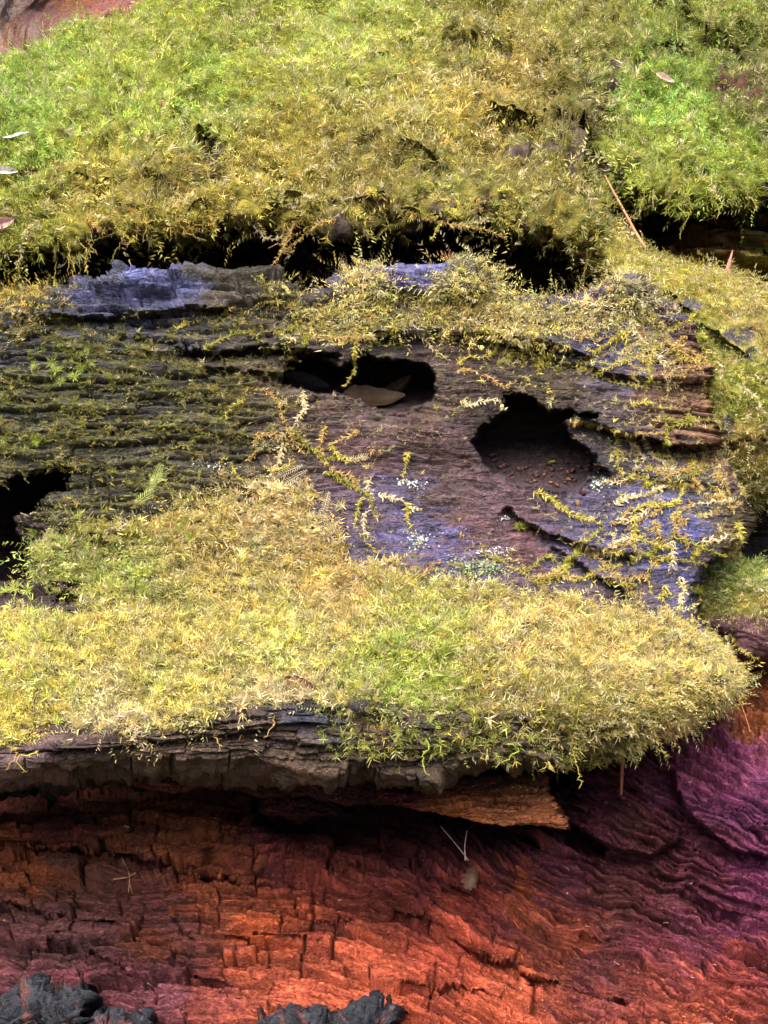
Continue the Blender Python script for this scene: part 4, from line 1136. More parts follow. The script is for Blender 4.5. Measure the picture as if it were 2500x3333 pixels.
def track(pts, hang=False, lift=.004, jump=.035):
    """lay a picture polyline on the surfaces; a hanging one keeps the distance of its root"""
    Q, _ = spline(np.asarray(pts, float), max(6, len(pts) * 5))
    out = []; e = None
    for i, (x, y) in enumerate(Q):
        P, n, es = surf(x, y)
        if e is None: e = es - lift
        elif hang:
            e = min(e - .0006, es - lift)
        elif abs(es - lift - e) < jump: e = .5 * e + .5 * (es - lift)
        else: e = e - .0005 if es > e else es - lift
        out.append(V(x, y, min(e, es - lift * .5)))
    return np.array(out)

LAND = [('the upper hole', 1180, 1240), ('the second hole', 1760, 1450), ('the orange brown lobe', 2290, 1400), ('the diagonal crack', 1850, 1730), ('the whitish fronds', 1000, 1620), ('the white lichen row', 1335, 1575),
    ('the mint lichen crust', 1570, 1848), ('the blue-sheened rim block', 400, 900), ('the blue-sheened wet patch', 2200, 1710), ('the green star rosettes', 210, 1210), ('the spore stalks', 1450, 850), ('the shelf tip', 2340, 2150), ('the bluish lichen rosette', 1370, 1757),
    ('the long tan needle', 2040, 690), ('the pink bud spike', 2375, 860), ('the hanging wood flap', 1650, 2600), ('the maroon leaf', 985, 2222), ('the side slab moss', 2420, 1250)]
NOUN = {'strands over the long gap': 'moss strand dangling in the long gap', 'strands under the green overhang': 'moss strand under the green overhang', 'vines on the upper slab': 'moss vine on the upper slab',
    'vines on the slab face': 'moss vine on bare wood', 'vines around the holes': 'moss vine creeping', 'vines on the slab end': 'moss vine on blue-sheened wood', 'strands below the shelf edge': 'moss strand below the shelf edge',
    'vines draped from the rim': 'moss vine draped from the rim', 'vines wandering over the slab end': 'moss vine wandering', 'vines under the middle rim': 'moss vine under the rim', 'vines above the shelf moss': 'moss vine straggling',
    'vines rising from the shelf moss': 'moss vine rising from shelf moss', 'vines on the side slab': 'moss vine on the side slab', 'vines on the upper lip': 'moss vine on the upper lip', 'vines on the left upper lip': 'moss vine trailing off the slope'}
CNAME = {(190,178,80): 'yellow', (186,158,92): 'tan', (222,208,160): 'pale', (150,146,56): 'olive', (170,190,70): 'green'}
def where(pts, col, noun):
    a = np.asarray(pts, float); c = a.mean(0); L = np.linalg.norm(np.diff(a, axis=0), axis=1).sum()
    n, x, y = min(LAND, key=lambda q: (q[1] - c[0]) ** 2 + (q[2] - c[1]) ** 2)
    dx, dy = c[0] - x, c[1] - y
    rel = ('beside' if abs(dx) > 1.3 * abs(dy) else ('just above' if dy < 0 else 'just below')) if math.hypot(dx, dy) > 60 else 'over'
    run = 'upright' if abs(a[-1][1] - a[0][1]) > 1.6 * abs(a[-1][0] - a[0][0]) else ('level' if abs(a[-1][0] - a[0][0]) > 1.6 * abs(a[-1][1] - a[0][1]) else 'slanting')
    return '%s %s %s %s %s %s' % ('short' if L < 95 else 'long' if L > 190 else 'slender', run, CNAME.get(tuple(col), 'yellow'), noun, rel, n)

def strand(pts, col, label, group, hang=False, leaf=.0042, rad=.0007, dens=1.0, fluffy=1.0, name='moss_strand', seed=0):
    r = np.random.default_rng(seed + int(abs(pts[0][0]) * 7 + abs(pts[0][1])))
    P = track(pts, hang)
    n = max(8, int(np.linalg.norm(np.diff(P, axis=0), axis=1).sum() / .0022))
    Q, L = spline(P, n)
    Q = Q + r.normal(0, .0009, Q.shape) + .0022 * np.sin(np.linspace(0, r.uniform(4, 9), n))[:, None] * r.normal(size=3)
    base = Q[0].copy()
    rad_a = np.linspace(1, .45, n) * rad
    vs, fs = tube(Q, rad_a, 4)
    c0 = s2l(col) * .72
    root = link(name, None) if False else None
    sv = np.array(vs) - base
    me = mesh_from('stem', sv, np.array(fs).ravel(), 4, np.tile(c0 * np.array([.85, .75, .8]), (len(vs), 1)), M_MOSS, smooth=True)
    top = empty(name, base, where(pts, col, NOUN.get(group, 'moss strand')) if group else label, 'moss', group)
    link('stem', me, top, loc=(0, 0, 0))
    lv, lc = [], []
    for i in range(n):
        t = Q[min(i + 1, n - 1)] - Q[max(i - 1, 0)]; t /= np.linalg.norm(t) + 1e-9
        u, v = frame(t)
        for k in range(int(r.poisson((4.5 if hang else 8.0) * dens))):
            a = r.uniform(0, 2 * math.pi)
            d = t * r.uniform(.3, .9) + (math.cos(a) * u + math.sin(a) * v) * r.uniform(.5, 1.0)
            d /= np.linalg.norm(d)
            sd = np.cross(d, r.normal(size=3)); sd /= np.linalg.norm(sd) + 1e-9
            Ls = leaf * (.75 if hang else 1.15) * r.uniform(.6, 1.4) * (1.15 - .5 * i / n) * fluffy
            lv += leaf_tri(Q[i], d, Ls, Ls * .085, r.normal(0, .3, 3), sd, None)
            lc += [c0 * r.uniform(.75, 1.5)] * 4
    if lv:
        me = mesh_from('leaves', np.array(lv) - base, np.arange(len(lv)), 4, np.clip(np.array(lc), 0, .9), M_MOSS, smooth=False)
        link('leaves', me, top, loc=(0, 0, 0))
    return top

YG, TAN, PALE, OLV, GRN = (190,178,80), (186,158,92), (222,208,160), (150,146,56), (170,190,70)
lab = 'thin moss strand dangling from the upper slab across the long dark gap'
for i, p in enumerate([[(560,660),(552,715),(545,775)],[(566,660),(600,745),(655,783)],[(430,690),(395,790),(355,862)],[(470,690),(472,775)],[(665,660),(655,752)],[(405,740),(310,780),(280,832)],
        [(215,790),(235,850),(242,908)],[(232,785),(218,880)],[(180,800),(178,905)],[(262,790),(296,892)],[(300,740),(296,790),(312,826)],[(1222,640),(1250,690),(1270,758)],[(620,690),(650,740)],[(960,730),(940,790),(880,800)]]):
    strand(p, [YG, TAN, OLV][i % 3], lab, 'strands over the long gap', True, .0030, .0006, .55, seed=i)
lab = 'moss strand trailing from the green overhang into the dark recess below it'
for i, p in enumerate([[(2085,610),(2100,655),(2072,700)],[(2235,620),(2252,690),(2212,772)],[(2330,640),(2335,708)],[(2180,640),(2165,700)],[(2440,620),(2455,690)],[(1992,740),(1930,815),(1882,935)],[(1940,790),(1915,830),(1900,900)]]):
    strand(p, [YG, OLV][i % 2], lab, 'strands under the green overhang', True, .0032, .0007, .7, seed=40 + i)
lab = 'creeping moss vine on the lower edge of the upper slab'
for i, p in enumerate([[(1320,690),(1450,722),(1560,745),(1650,775)],[(1180,600),(1240,640),(1300,700)],[(1735,470),(1752,505),(1790,535)],[(1360,640),(1480,660),(1600,690)],[(1620,620),(1680,640),(1760,650)],[(980,640),(1060,650),(1160,690)]]):
    strand(p, [TAN, YG, PALE][i % 3], lab, 'vines on the upper slab', False, .0042, .0009, 1.2, seed=60 + i)
lab = 'pale moss vine creeping over the bare middle of the holed slab'
for i, p in enumerate([[(795,1270),(870,1262),(905,1310),(922,1370),(960,1430),(982,1466)],[(810,1262),(762,1320),(735,1370)],[(985,1275),(975,1350),(948,1400),(915,1425)],[(1062,1390),(1042,1430),(1047,1500),(1090,1536)],
        [(1075,1450),(1120,1502),(1190,1487)],[(920,1440),(910,1500),(872,1560)],[(842,1410),(832,1460),(810,1502)],[(1330,1470),(1318,1520),(1308,1570)],[(1190,1560),(1200,1650),(1192,1740)],[(1090,1540),(1140,1560),(1200,1600)],[(1330,1640),(1325,1690),(1345,1740)],[(1500,1310),(1560,1300),(1640,1335)]]):
    strand(p, [TAN, YG, PALE][i % 3], lab, 'vines on the slab face', False, .0044, .0009, 1.3, seed=80 + i)
lab = 'yellow moss vine running along the brown lobe and holes of the slab'
for i, p in enumerate([[(575,1070),(680,1030),(760,1010)],[(662,1140),(722,1102),(790,1077),(862,1110)],[(1010,1100),(1100,1092),(1230,1087),(1400,1072)],[(1500,1187),(1560,1157),(1612,1146)],[(1622,1187),(1700,1147),(1782,1162)],
        [(1492,1212),(1600,1227),(1660,1260),(1702,1247)],[(1790,1167),(1900,1187),(1960,1222),(2000,1252),(2080,1262)],[(2000,1052),(2022,1102),(1992,1127)],[(2050,1182),(2060,1217),(2087,1252)],[(2052,1322),(2112,1307),(2182,1332)],
        [(2152,1362),(2252,1367),(2312,1364)],[(1862,1374),(2000,1402),(2100,1412),(2182,1412)],[(1640,1080),(1700,1110),(1740,1170)],[(1560,1070),(1620,1100),(1600,1170)]]):
    strand(p, [YG, OLV, TAN][i % 3], lab, 'vines around the holes', False, .0042, .0009, 1.2, seed=120 + i)
strand([(2062,1040),(2102,1112),(2146,1188)], PALE, 'whitish moss strand drooping from the rim band over the grey wood', None, False, .0060, .0009, 1.5, seed=3)
lab = 'moss vine crossing the blue-sheened grey lower end of the slab'
for i, p in enumerate([[(2000,1412),(2006,1480),(2022,1536)],[(2056,1422),(2072,1506)],[(2096,1432),(2122,1482),(2182,1522),(2212,1562)],[(2262,1482),(2247,1532)],[(2112,1512),(2097,1572)],[(2250,1562),(2292,1622),(2352,1617),(2402,1662)],
        [(2002,1642),(2102,1602),(2162,1592)],[(2062,1662),(2162,1652),(2222,1602),(2232,1572)],[(2062,1682),(2067,1742),(2062,1822)],[(2132,1692),(2152,1772),(2142,1842)],[(2192,1762),(2187,1842)],[(2400,1700),(2412,1762)],
        [(2252,1822),(2272,1782),(2302,1772)],[(1942,1812),(2012,1872),(2042,1912),(2072,1972)],[(2212,1882),(2227,1932),(2207,1992)],[(2162,1902),(2160,1962)],[(1740,1600),(1800,1640),(1880,1680),(1960,1700)],[(1990,1700),(2060,1660)]]):
    strand(p, [YG, TAN, PALE, YG][i % 4], lab, 'vines on the slab end', False, .0048, .0010, 1.5, seed=160 + i)
lab = 'moss strand hanging below the front edge of the shelf'
for i, p in enumerate([[(1862,2380),(1870,2470),(1890,2562)],[(1385,2400),(1386,2522)],[(700,2385),(716,2442)],[(120,2440),(60,2470),(70,2510)],[(1655,2420),(1692,2442),(1645,2476)],[(890,2340),(880,2390)],[(1240,2330),(1245,2390)],[(2250,2270),(2230,2330)],[(60,2430),(30,2500)]]):
    strand(p, [YG, GRN, TAN][i % 3], lab, 'strands below the shelf edge', True, .0036, .0008, .9, seed=200 + i)
strand([(2370,2062),(2402,2112),(2472,2142)], YG, 'moss vine draped across the purple brown lump', None, False, .004, .001, 1.3, seed=5)

# more vines wandering over the bare wood, the rim, the side slab and the upper lip
vr = np.random.default_rng(77)
def wander(x, y, n, step, drop, turn=.5):
    a = vr.choice([0.0, math.pi]) + vr.normal(0, .4); p = [(x, y)]
    for _ in range(n):
        a += vr.normal(0, turn)
        x += step * math.cos(a) * vr.uniform(.6, 1.3); y += step * (.55 * math.sin(a) + drop) * vr.uniform(.6, 1.3)
        p.append((x, y))
    return p
for (x0, x1, y0, y1, cnt, drop, grp, leafs) in [(1550,2320,1010,1180,24,.55,'vines draped from the rim',.0044), (1950,2400,1420,1900,26,.25,'vines wandering over the slab end',.0042), (900,1500,1010,1110,12,.4,'vines under the middle rim',.0040),
        (560,1250,1380,1700,14,.35,'vines above the shelf moss',.0040), (1300,2000,1820,1930,10,-.3,'vines rising from the shelf moss',.0040), (2230,2480,1000,1560,18,.45,'vines on the side slab',.0046), (900,1750,600,740,16,.45,'vines on the upper lip',.0046), (100,800,640,760,10,.5,'vines on the left upper lip',.0042)]:
    k = 0
    while k < cnt:
        x, y = vr.uniform(x0, x1), vr.uniform(y0, y1)
        p = wander(x, y, int(vr.integers(3, 7)), 34, drop)
        if max(sdf(np.array([q[0]]), np.array([q[1]]), H)[0] for q in p for H in (HOLE1, HOLE2)) > 0 and vr.random() < .9: continue
        strand(p, [YG, TAN, PALE, YG, OLV][int(vr.integers(0, 5))], '', grp, False, leafs * vr.uniform(.8, 1.25), .0009, 1.15, seed=k); k += 1

def stick(pts, r0, r1, col, label, name, cat, hang=True, ns=7, lift=.006, group=None, depth=None):
    if depth is None: P = track(pts, hang, lift)
    else:
        Q0, _ = spline(np.asarray(pts, float), 14); ee = np.linspace(depth[0], depth[1], 14); P = V(Q0[:, 0], Q0[:, 1], ee)
    Q, L = spline(P, 16)
    vs, fs = tube(Q, np.linspace(r0, r1, 16), ns)
    base = Q[0].copy()
    c = s2l(col) * .62
    cc = np.array([c * random.uniform(.8, 1.2) for _ in range(16) for _ in range(ns)])
    me = mesh_from(name, np.array(vs) - base, np.array(fs).ravel(), 4, cc, M_LEAF)
    return link(name, me, label=label, cat=cat, group=group, loc=base)
stick([(1970,572),(2000,630),(2050,720),(2075,770),(2102,808)], .0010, .0021, (176,124,80), 'long dry tan needle leaning across the dark recess', 'dry_needle', 'needle', depth=(.33, .29))
stick([(2366,892),(2374,855),(2385,815)], .0034, .0007, (205,140,128), 'upright pink bud spike standing on the diagonal mossy slab', 'bud_spike', 'plant', depth=(.28, .27))
for a in ([(1452,850),(1445,828),(1434,816)], [(1452,850),(1462,828),(1464,812)]):
    stick(a, .0007, .0010, (130,64,40), 'thin reddish spore stalk rising from the blue-sheened rim block', 'spore_stalk', 'moss', depth=(.19, .185), group='spore stalks on the rim block')
stick([(2385,2215),(2395,2260),(2420,2310),(2442,2382)], .0010, .0007, (196,110,60), 'orange tendril hanging from the dark hollow over orange wood', 'tendril', 'plant', depth=(.17, .16))
stick([(2030,2380),(2026,2470),(2022,2585)], .0028, .0014, (120,74,56), 'brown root hanging straight down in front of the purple wood', 'hanging_root', 'root', depth=(.05, .08))
stick([(1645,2112),(1710,2098),(1782,2086)], .0011, .0007, (190,110,60), 'reddish needle lying on the shelf moss', 'dry_needle', 'needle', False, lift=.010)
stick([(1400,2046),(1420,2062),(1452,2066)], .0013, .0008, (200,140,70), 'short orange needle lying on the shelf moss', 'dry_needle', 'needle', False, lift=.010)
stick([(1440,2200),(1475,2196),(1512,2200)], .0009, .0006, (150,110,70), 'thin brown twig lying on the shelf moss', 'twig', 'twig', False, lift=.010)
stick([(432,1968),(438,1930),(442,1885)], .0008, .0007, (60,36,24), 'dark spore stalk standing among the star moss tufts', 'spore_stalk', 'moss', depth=(.045, .04))
lab = 'dry curling moss stem lying on the upper slope'
for p in ([(1250,270),(1275,215),(1290,200)], [(1350,215),(1395,245),(1440,260)], [(1700,130),(1690,180),(1650,210)], [(1715,190),(1722,240),(1735,260)], [(530,150),(570,95)], [(1300,250),(1325,310)], [(2200,60),(2205,130),(2212,180)]):
    stick(p, .0009, .0006, (214,190,130), lab, 'moss_sprig', 'moss', False, lift=.012, group='dry stems on the slope')

def leaf(px, py, Lp, Wp, ang, col, label, name='dead_leaf', lift=.008, curl=.35, tilt=0.35, jag=0.0, seed=0, stem=.25, group=None, shade=.5):
    r = np.random.default_rng(seed)
    P0, n, e = surf(px, py)
    sc = K * (D0 + e)
    L, Wd = Lp * sc, Wp * sc
    nz = n * (1 - tilt) - FWD * tilt + r.normal(0, .12, 3); nz /= np.linalg.norm(nz)
    ax = math.cos(ang) * RIGHT + math.sin(ang) * UPV
    ax = ax - (ax @ nz) * nz; ax /= np.linalg.norm(ax); ay = np.cross(nz, ax)
    nu, nvv = 13, 7
    vs = []
    for i in range(nu):
        t = i / (nu - 1)
        wv = math.sin(math.pi * min(1, t * .96 + .02) ** .8) ** .75 * (1 + jag * math.sin(i * 4.1 + seed))
        for j in range(nvv):
            s = j / (nvv - 1) * 2 - 1
            z = curl * (s * s * Wd * .6 * wv + .5 * L * (t - .5) ** 2) + r.normal(0, L * .006) + .05 * L * math.sin(5 * t + seed) - .03 * Wd * (abs(s) < .1)
            vs.append((t - .5) * L * ax + s * wv * Wd * .5 * ay + z * nz)
    fs = [[i * nvv + j, i * nvv + j + 1, (i + 1) * nvv + j + 1, (i + 1) * nvv + j] for i in range(nu - 1) for j in range(nvv - 1)]
    c = s2l(col) * shade
    cc = np.array([c * r.uniform(.75, 1.2) * (1 if abs(k % 7 - 3) > 0 else .7) for k in range(len(vs))])
    base = P0 - FWD * lift
    top = empty(name, base, label, 'leaf', group)
    me = mesh_from('blade', np.array(vs), np.array(fs).ravel(), 4, cc, M_LEAF)
    b = link('blade', me, top, loc=(0, 0, 0))
    so = me
    if stem:
        Q = np.array([-.5 * L * ax + .12 * curl * L * nz, -(.5 + stem * .5) * L * ax + .1 * L * nz, -(.5 + stem) * L * ax + .05 * L * ay])
        Q, _ = spline(Q, 7)
        tv, tf = tube(Q, np.linspace(L * .012, L * .02, 7), 4)
        link('stalk', mesh_from('stalk', np.array(tv), np.array(tf).ravel(), 4, np.tile(c * .7, (len(tv), 1)), M_LEAF), top, loc=(0, 0, 0))
    return top
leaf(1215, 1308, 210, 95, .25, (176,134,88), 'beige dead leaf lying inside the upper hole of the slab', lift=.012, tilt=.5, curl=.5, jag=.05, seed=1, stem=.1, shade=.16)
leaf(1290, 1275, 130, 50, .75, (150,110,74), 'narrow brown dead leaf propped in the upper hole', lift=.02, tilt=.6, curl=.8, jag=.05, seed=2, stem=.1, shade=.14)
leaf(1000, 1252, 150, 70, -.15, (88,84,92), 'grey dead leaf lying in the left corner of the upper hole', lift=.015, tilt=.4, seed=3, stem=0)
leaf(60, 450, 90, 16, .05, (226,228,214), 'narrow whitish leaf lying on bright green moss', lift=.012, seed=4, stem=.1)
leaf(30, 563, 70, 26, .0, (226,216,210), 'pale curled leaf at the edge of the bright green moss', lift=.010, curl=.9, seed=5, stem=0)
leaf(88, 566, 80, 24, .05, (120,62,56), 'dark red brown leaf beside the pale curled leaf', lift=.010, seed=6, stem=.1)
leaf(190, 545, 70, 20, .35, (190,140,90), 'small tan leaf lying where green moss turns yellow', lift=.012, seed=7, stem=.2)
leaf(18, 728, 70, 36, .3, (214,160,160), 'pinkish leaf lying in a hollow of the upper slab', lift=.008, curl=.7, seed=8, stem=0)
leaf(985, 2222, 112, 40, -.35, (132,78,70), 'curled maroon leaf lying on the shelf moss near its edge', lift=.012, curl=.8, tilt=.6, jag=.1, seed=9, stem=.1)
leaf(822, 1897, 46, 28, .3, (236,214,200), 'tiny whitish leaf fragment on the shelf moss', lift=.012, seed=10, stem=.2)
leaf(542, 345, 36, 18, 1.0, (190,120,90), 'tiny pinkish brown leaf fragment on the green slope', lift=.012, seed=12, stem=.0)
leaf(2160, 262, 70, 22, -.3, (214,180,160), 'pale bent leaf scrap beside the webbed hollow', lift=.012, seed=13, stem=.2)
leaf(2255, 3322, 110, 34, .12, (240,210,200), 'pinkish white wood flake at the foot of the red wood', name='pale_flake', lift=.02, seed=14, stem=0)
# withered leaf caught in threads under the shelf
P0 = V(1535, 2825, .13)
leaf(1535, 2822, 82, 50, 1.25, (150,112,92), 'withered leaf caught in web threads under the hanging flap', lift=.04, tilt=.7, jag=.3, curl=1.1, seed=15, stem=0, shade=.3)
stick([(1525,2800),(1490,2755),(1435,2690)], .0006, .0005, (170,150,140), 'web thread stretching up left from the withered leaf', 'web_thread', 'web', depth=(.12, .16))
stick([(1515,2800),(1512,2755),(1520,2705)], .0010, .0003, (170,150,140), 'web thread rising straight from the withered leaf', 'web_thread', 'web', depth=(.12, .14))
lab = 'wispy pale thread clinging to the maroon blocks'
for p in ([(395,2790),(425,2850),(418,2905)], [(370,2862),(420,2855),(442,2840)], [(420,2870),(432,2910)]):
    stick(p, .0006, .0004, (190,140,110), lab, 'web_thread', 'web', False, lift=.008, group='threads on the maroon blocks')

def lichen(px, py, rx, ry, n, col, label, seed):
    r = np.random.default_rng(seed)
    vs, fs, cc = [], [], []
    base = None
    for k in range(int(n * 1.6)):
        a, q = r.uniform(0, 6.28), abs(r.normal(0, .6)) + .3 * r.random() ** .5 * (k % 3)
        P, nn, e = surf(px + rx * q * math.cos(a), py + ry * q * math.sin(a))
        P = P + nn * .0012 - FWD * .001
        if base is None: base = P.copy()
        u, v = frame(nn + r.normal(0, .25, 3))
        R = r.uniform(.0005, .0014)
        m = len(vs)
        vs.append(P + nn * .0008 - base); cc.append(s2l(col) * .4)
        for j in range(7):
            t = 2 * math.pi * j / 7
            rr = R * r.uniform(.5, 1.2)
            vs.append(P + rr * (math.cos(t) * u + math.sin(t) * v) + nn * r.uniform(0, .0008) - base); cc.append(s2l(col) * r.uniform(.2, .42))
        for j in range(7):
            fs += [m, m + 1 + j, m + 1 + (j + 1) % 7]
    link('lichen_patch', mesh_from('lichen_patch', np.array(vs), np.array(fs), 3, np.array(cc), M_LEAF, smooth=False), label=label, cat='lichen', loc=base)
for i, (x, y, rx, ry, n, c, l) in enumerate([
    (1335,1575,50,16,46,(226,232,220),'white lichen flakes in a flat row on purple wood'),
    (1370,1757,42,22,60,(222,232,210),'pale lichen rosette beside the blue-sheened patch above the shelf moss'),
    (1595,1795,55,12,40,(226,226,222),'thin white lichen streak above the mint green crust'),
    (1565,1848,100,34,300,(176,196,140),'broad mint green lichen crust bordering the shelf moss'),
    (1945,1575,38,26,50,(214,226,200),'mint white lichen tuft at the lower edge of the second hole'),
    (590,1145,34,10,26,(220,232,190),'pale lichen specks on cracked mossy strips'),
    (690,1510,60,14,34,(226,230,214),'white lichen specks trailing along lower left strips'),
    (1530,1925,36,8,26,(236,226,230),'white frosty lichen at the top border of the shelf moss'),
    (1640,1690,22,8,14,(230,236,226),'tiny white lichen flakes beside the green tuft'),
    (2330,780 - 120,30,14,20,(226,226,200),'pale lichen dots under the green overhang')]):
    lichen(x, y, rx, ry, n, c, l, 700 + i)

def rosette(px, py, size, col, label, group, seed, n=26, flat=.5):
    r = np.random.default_rng(seed)
    P, nn, e = surf(px, py)
    nn = nn * .6 - FWD * .4 + UPW * .35; nn /= np.linalg.norm(nn)
    u, v = frame(nn)
    vs, cc = [], []
    c0 = s2l(col) * .46
    for k in range(n):
        a = k * 2.4 + r.uniform(-.2, .2); el = r.uniform(0.0, 1.2) * flat + .1
        d = (math.cos(a) * u + math.sin(a) * v) * math.cos(el) + nn * math.sin(el)
        sd = np.cross(d, nn); sd /= np.linalg.norm(sd) + 1e-9
        Ls = size * .82 * r.uniform(.6, 1.15)
        vs += leaf_tri(nn * .002 * r.random(), d, Ls, Ls * .055, -nn * r.uniform(-.1, .35), sd, None); cc += [c0 * r.uniform(.7, 1.35)] * 4
    link('star_moss', mesh_from('star_moss', np.array(vs), np.arange(len(vs)), 4, np.clip(np.array(cc), 0, .9), M_MOSS, smooth=False), label=label, cat='moss', group=group, loc=P + nn * .003 - FWD * .002)
lab = 'green star moss rosette on the cracked left strips of the slab'
for i, (x, y, s) in enumerate([(120,1190,.010),(175,1185,.012),(235,1175,.010),(185,1215,.013),(245,1235,.012),(150,1150,.008),(290,1140,.008),(200,1250,.009),(270,1200,.010),(20,1430,.009),(120,1430,.010),(300,1180,.008)]):
    rosette(x, y, s, (140,158,42), lab, 'star moss on the cracked strips', 800 + i)
lab = 'fluffy star moss tuft beside the dark pocket above the shelf'
for i, (x, y, s) in enumerate([(250,1860,.014),(300,1845,.013),(340,1880,.015),(390,1870,.014),(420,1900,.015),(465,1945,.014),(370,1910,.014),(60,1915,.014),(30,1935,.013),(95,1925,.013),(200,1925,.010),(590,1725,.013),(620,1750,.014),(560,1745,.013),(600,1700,.012)]):
    rosette(x, y, s, (182,190,84), lab, 'star moss by the dark pocket', 830 + i, 30, .8)
lab = 'star moss rosette on the front face under the shelf edge'
rr = np.random.default_rng(5)
for i in range(34):
    x = rr.uniform(1120, 2080); y = np.interp(x, [1100, 1500, 1900, 2080], [2390, 2400, 2350, 2330]) + rr.uniform(-50, 45)
    rosette(x, y, rr.uniform(.006, .011), (166,172,74), lab, 'star moss on the shelf front', 860 + i, 18)
rosette(1720, 1722, .012, (190,192,80), 'bushy yellow moss cushion beside the diagonal crack', None, 900, 60, 1.0)
rosette(1690, 1728, .011, (190,192,80), 'small moss cushion left of the bushy cushion by the crack', None, 901, 60, 1.0)

def frond(pts, col, label, group, seed, w=.0048):
    r = np.random.default_rng(seed)
    P = track(pts, False, .005)
    L0 = np.linalg.norm(np.diff(P, axis=0), axis=1).sum(); nf = int(np.clip(L0 / .0024, 7, 18))
    Q, L = spline(P, nf)
    base = Q[0].copy()
    vs, fs = tube(Q - base, np.full(nf, .0005), 4)
    c0 = s2l(col) * .55
    top = empty('feather_moss', base, label, 'moss', group)
    link('stem', mesh_from('stem', np.array(vs), np.array(fs).ravel(), 4, np.tile(c0 * .8, (len(vs), 1)), M_MOSS), top, loc=(0, 0, 0))
    lv, lc = [], []
    for i in range(nf):
        t = Q[min(i + 1, nf - 1)] - Q[max(i - 1, 0)]; t /= np.linalg.norm(t) + 1e-9
        sd = np.cross(t, -FWD); sd /= np.linalg.norm(sd)
        for s in (-1, 1):
            d = t * .55 + s * sd * .85 - FWD * .15; d /= np.linalg.norm(d)
            Ls = w * (.35 + .9 * math.sin(math.pi * (i + 2) / (nf + 3))) * r.uniform(.85, 1.15)
            lv += leaf_tri(Q[i] - base, d, Ls, Ls * .075, t * .3, np.cross(d, FWD), None); lc += [c0 * r.uniform(.75, 1.3)] * 4
    link('leaflets', mesh_from('leaflets', np.array(lv), np.arange(len(lv)), 4, np.clip(np.array(lc), 0, .9), M_MOSS, smooth=False), top, loc=(0, 0, 0))
lab = 'whitish dry feather moss frond on the purple wood'
for i, p in enumerate([[(985,1515),(930,1535),(880,1560)],[(1000,1530),(950,1560),(900,1590)],[(1110,1690),(1075,1715),(1050,1740)],[(1130,1500),(1160,1492),(1195,1485)],[(1070,1600),(1060,1640),(1052,1660)],[(1000,1600),(1010,1640),(1020,1690)],[(960,1640),(985,1680),(1000,1720)],[(1040,1660),(1050,1700),(1040,1750)],[(930,1610),(960,1640)],[(900,1660),(930,1690),(940,1730)],[(1020,1580),(985,1620),(960,1650)]]):
    frond(p, (214,198,156), lab, 'whitish fronds on the purple wood', 920 + i)
lab = 'green feather moss frond standing on the lower left strips'
for i, p in enumerate([[(490,1600),(510,1550),(525,1512)],[(470,1600),(500,1570),(540,1535)],[(440,1640),(480,1610),(520,1590)]]):
    frond(p, (186,196,110), lab, 'green fronds on the strips', 950 + i, .006)
lab = 'green feather moss frond on the mossy lump beside the shelf tip'
for i, p in enumerate([[(2330,1880),(2380,1850),(2430,1840)],[(2380,1890),(2430,1860),(2480,1850)],[(2300,1900),(2330,1860),(2345,1840)],[(2420,1920),(2470,1890),(2500,1885)]]):
    frond(p, (160,178,84), lab, 'fronds on the mossy lump', 960 + i, .007)

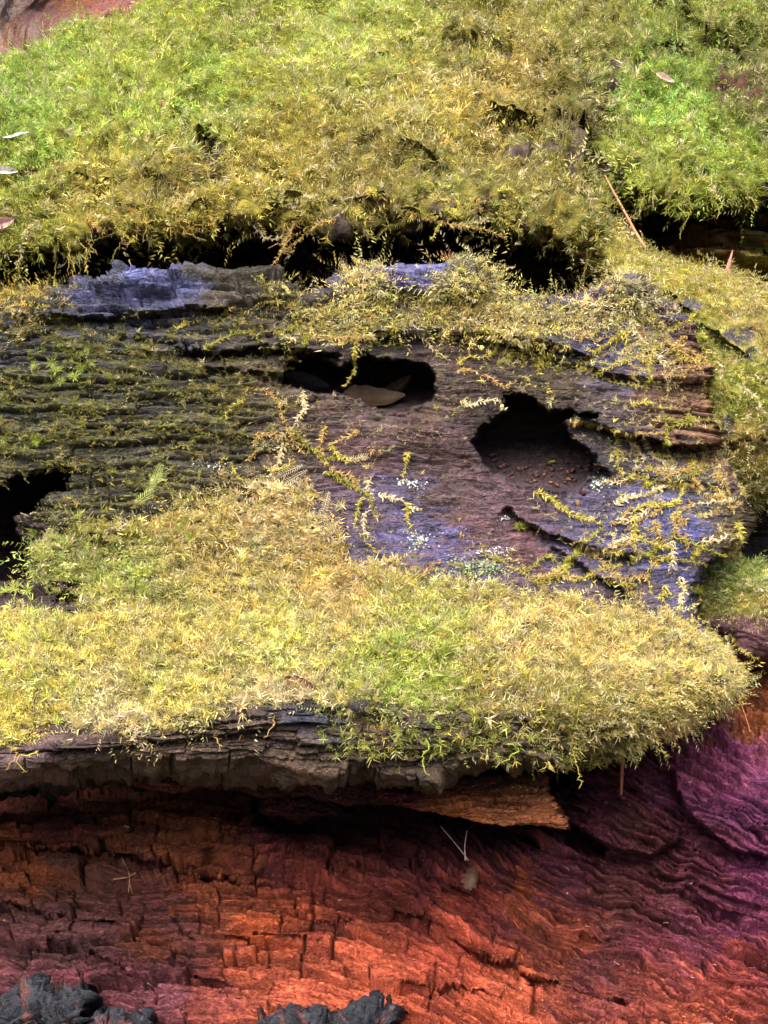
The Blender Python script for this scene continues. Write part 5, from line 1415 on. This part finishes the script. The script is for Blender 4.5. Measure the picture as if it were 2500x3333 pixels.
# crumbs of wood and leaf in the second hole, chips and pale specks elsewhere
def chip(px, py, s, col, label, group, seed, flat=.35, name='wood_chip', cat='wood chip', lift=.002):
    r = np.random.default_rng(seed)
    P, nn, e = surf(px, py)
    u, v = frame(nn + r.normal(0, .3, 3))
    k = 6
    vs = []
    for lay, q in ((-1, .8), (0, 1.0), (1, .7)):
        for j in range(k):
            a = 2 * math.pi * j / k
            rr_ = s * q * r.uniform(.45, 1.3)
            vs.append(rr_ * (math.cos(a) * u * 1.3 + math.sin(a) * v * .8) + nn * lay * s * flat)
    vs.append(nn * s * flat * 1.3); vs.append(-nn * s * flat * 1.3)
    fs = []
    for l in range(2):
        for j in range(k):
            a, b = l * k + j, l * k + (j + 1) % k
            fs += [a, b, b + k, a, b + k, a + k]
    for j in range(k):
        fs += [2 * k + j, 2 * k + (j + 1) % k, 3 * k, (j + 1) % k, j, 3 * k + 1]
    c = s2l(col) * .4
    me = mesh_from(name, np.array(vs), np.array(fs), 3, np.array([c * r.uniform(.7, 1.2) for _ in vs]), M_LEAF, smooth=False)
    link(name, me, label=label, cat=cat, group=group, loc=P + nn * lift)
lab = 'orange brown wood crumb lying on the floor of the second hole'
for i, (x, y, s) in enumerate([(1915,1475,.0045),(1815,1585,.0042),(1850,1565,.0035),(1770,1550,.0025),(1900,1600,.004),(1880,1640,.004),(1845,1540,.003),(1700,1530,.002),(1740,1570,.0028),(1830,1530,.0025),(1660,1545,.0025),(1950,1530,.003),(1790,1575,.003)]):
    chip(x, y, s, [(150,88,58),(110,66,50),(136,100,66)][i % 3], lab, 'crumbs in the second hole', 1000 + i)
chip(1798, 1507, .0045, (160,160,60), 'yellow green leaf bit on the floor of the second hole', None, 1100)
lab = 'dark soil crumb heaped inside the second hole'
for i in range(60):
    x = rr.uniform(1590, 1960); y = rr.uniform(1480, 1590)
    if sdf(np.array([x]), np.array([y]), HOLE2)[0] > 8:
        chip(x, y, rr.uniform(.0010, .0042), (84, 50, 50), lab, 'soil crumbs in the second hole', 1200 + i, .6, 'soil_crumb', 'soil')
lab = 'tiny pale fibre speck stuck on the red wood'
for i, (x, y) in enumerate([(2240,2545),(2090,2560),(1600,2575),(1525,2600),(1845,2825),(1905,3010),(1935,3090),(1845,2910),(2240,2880),(2420,2855),(2075,3165),(2160,3005),(1490,3155),(1690,3215),(1100,2930),(1130,3005),(405,2690),(480,3200),(2320,3140),(2250,3180),(1640,3205),(1930,2750),(2220,2740),(2000,3130),(10,2997)]):
    stick([(x, y), (x + rr.uniform(2, 10), y + rr.uniform(-5, 5)), (x + rr.uniform(2, 16), y + rr.uniform(-8, 12))], .0005, .0003, (206,176,146), lab, 'fibre_speck', 'fibre', False, 4, .003, 'pale specks on the red wood')
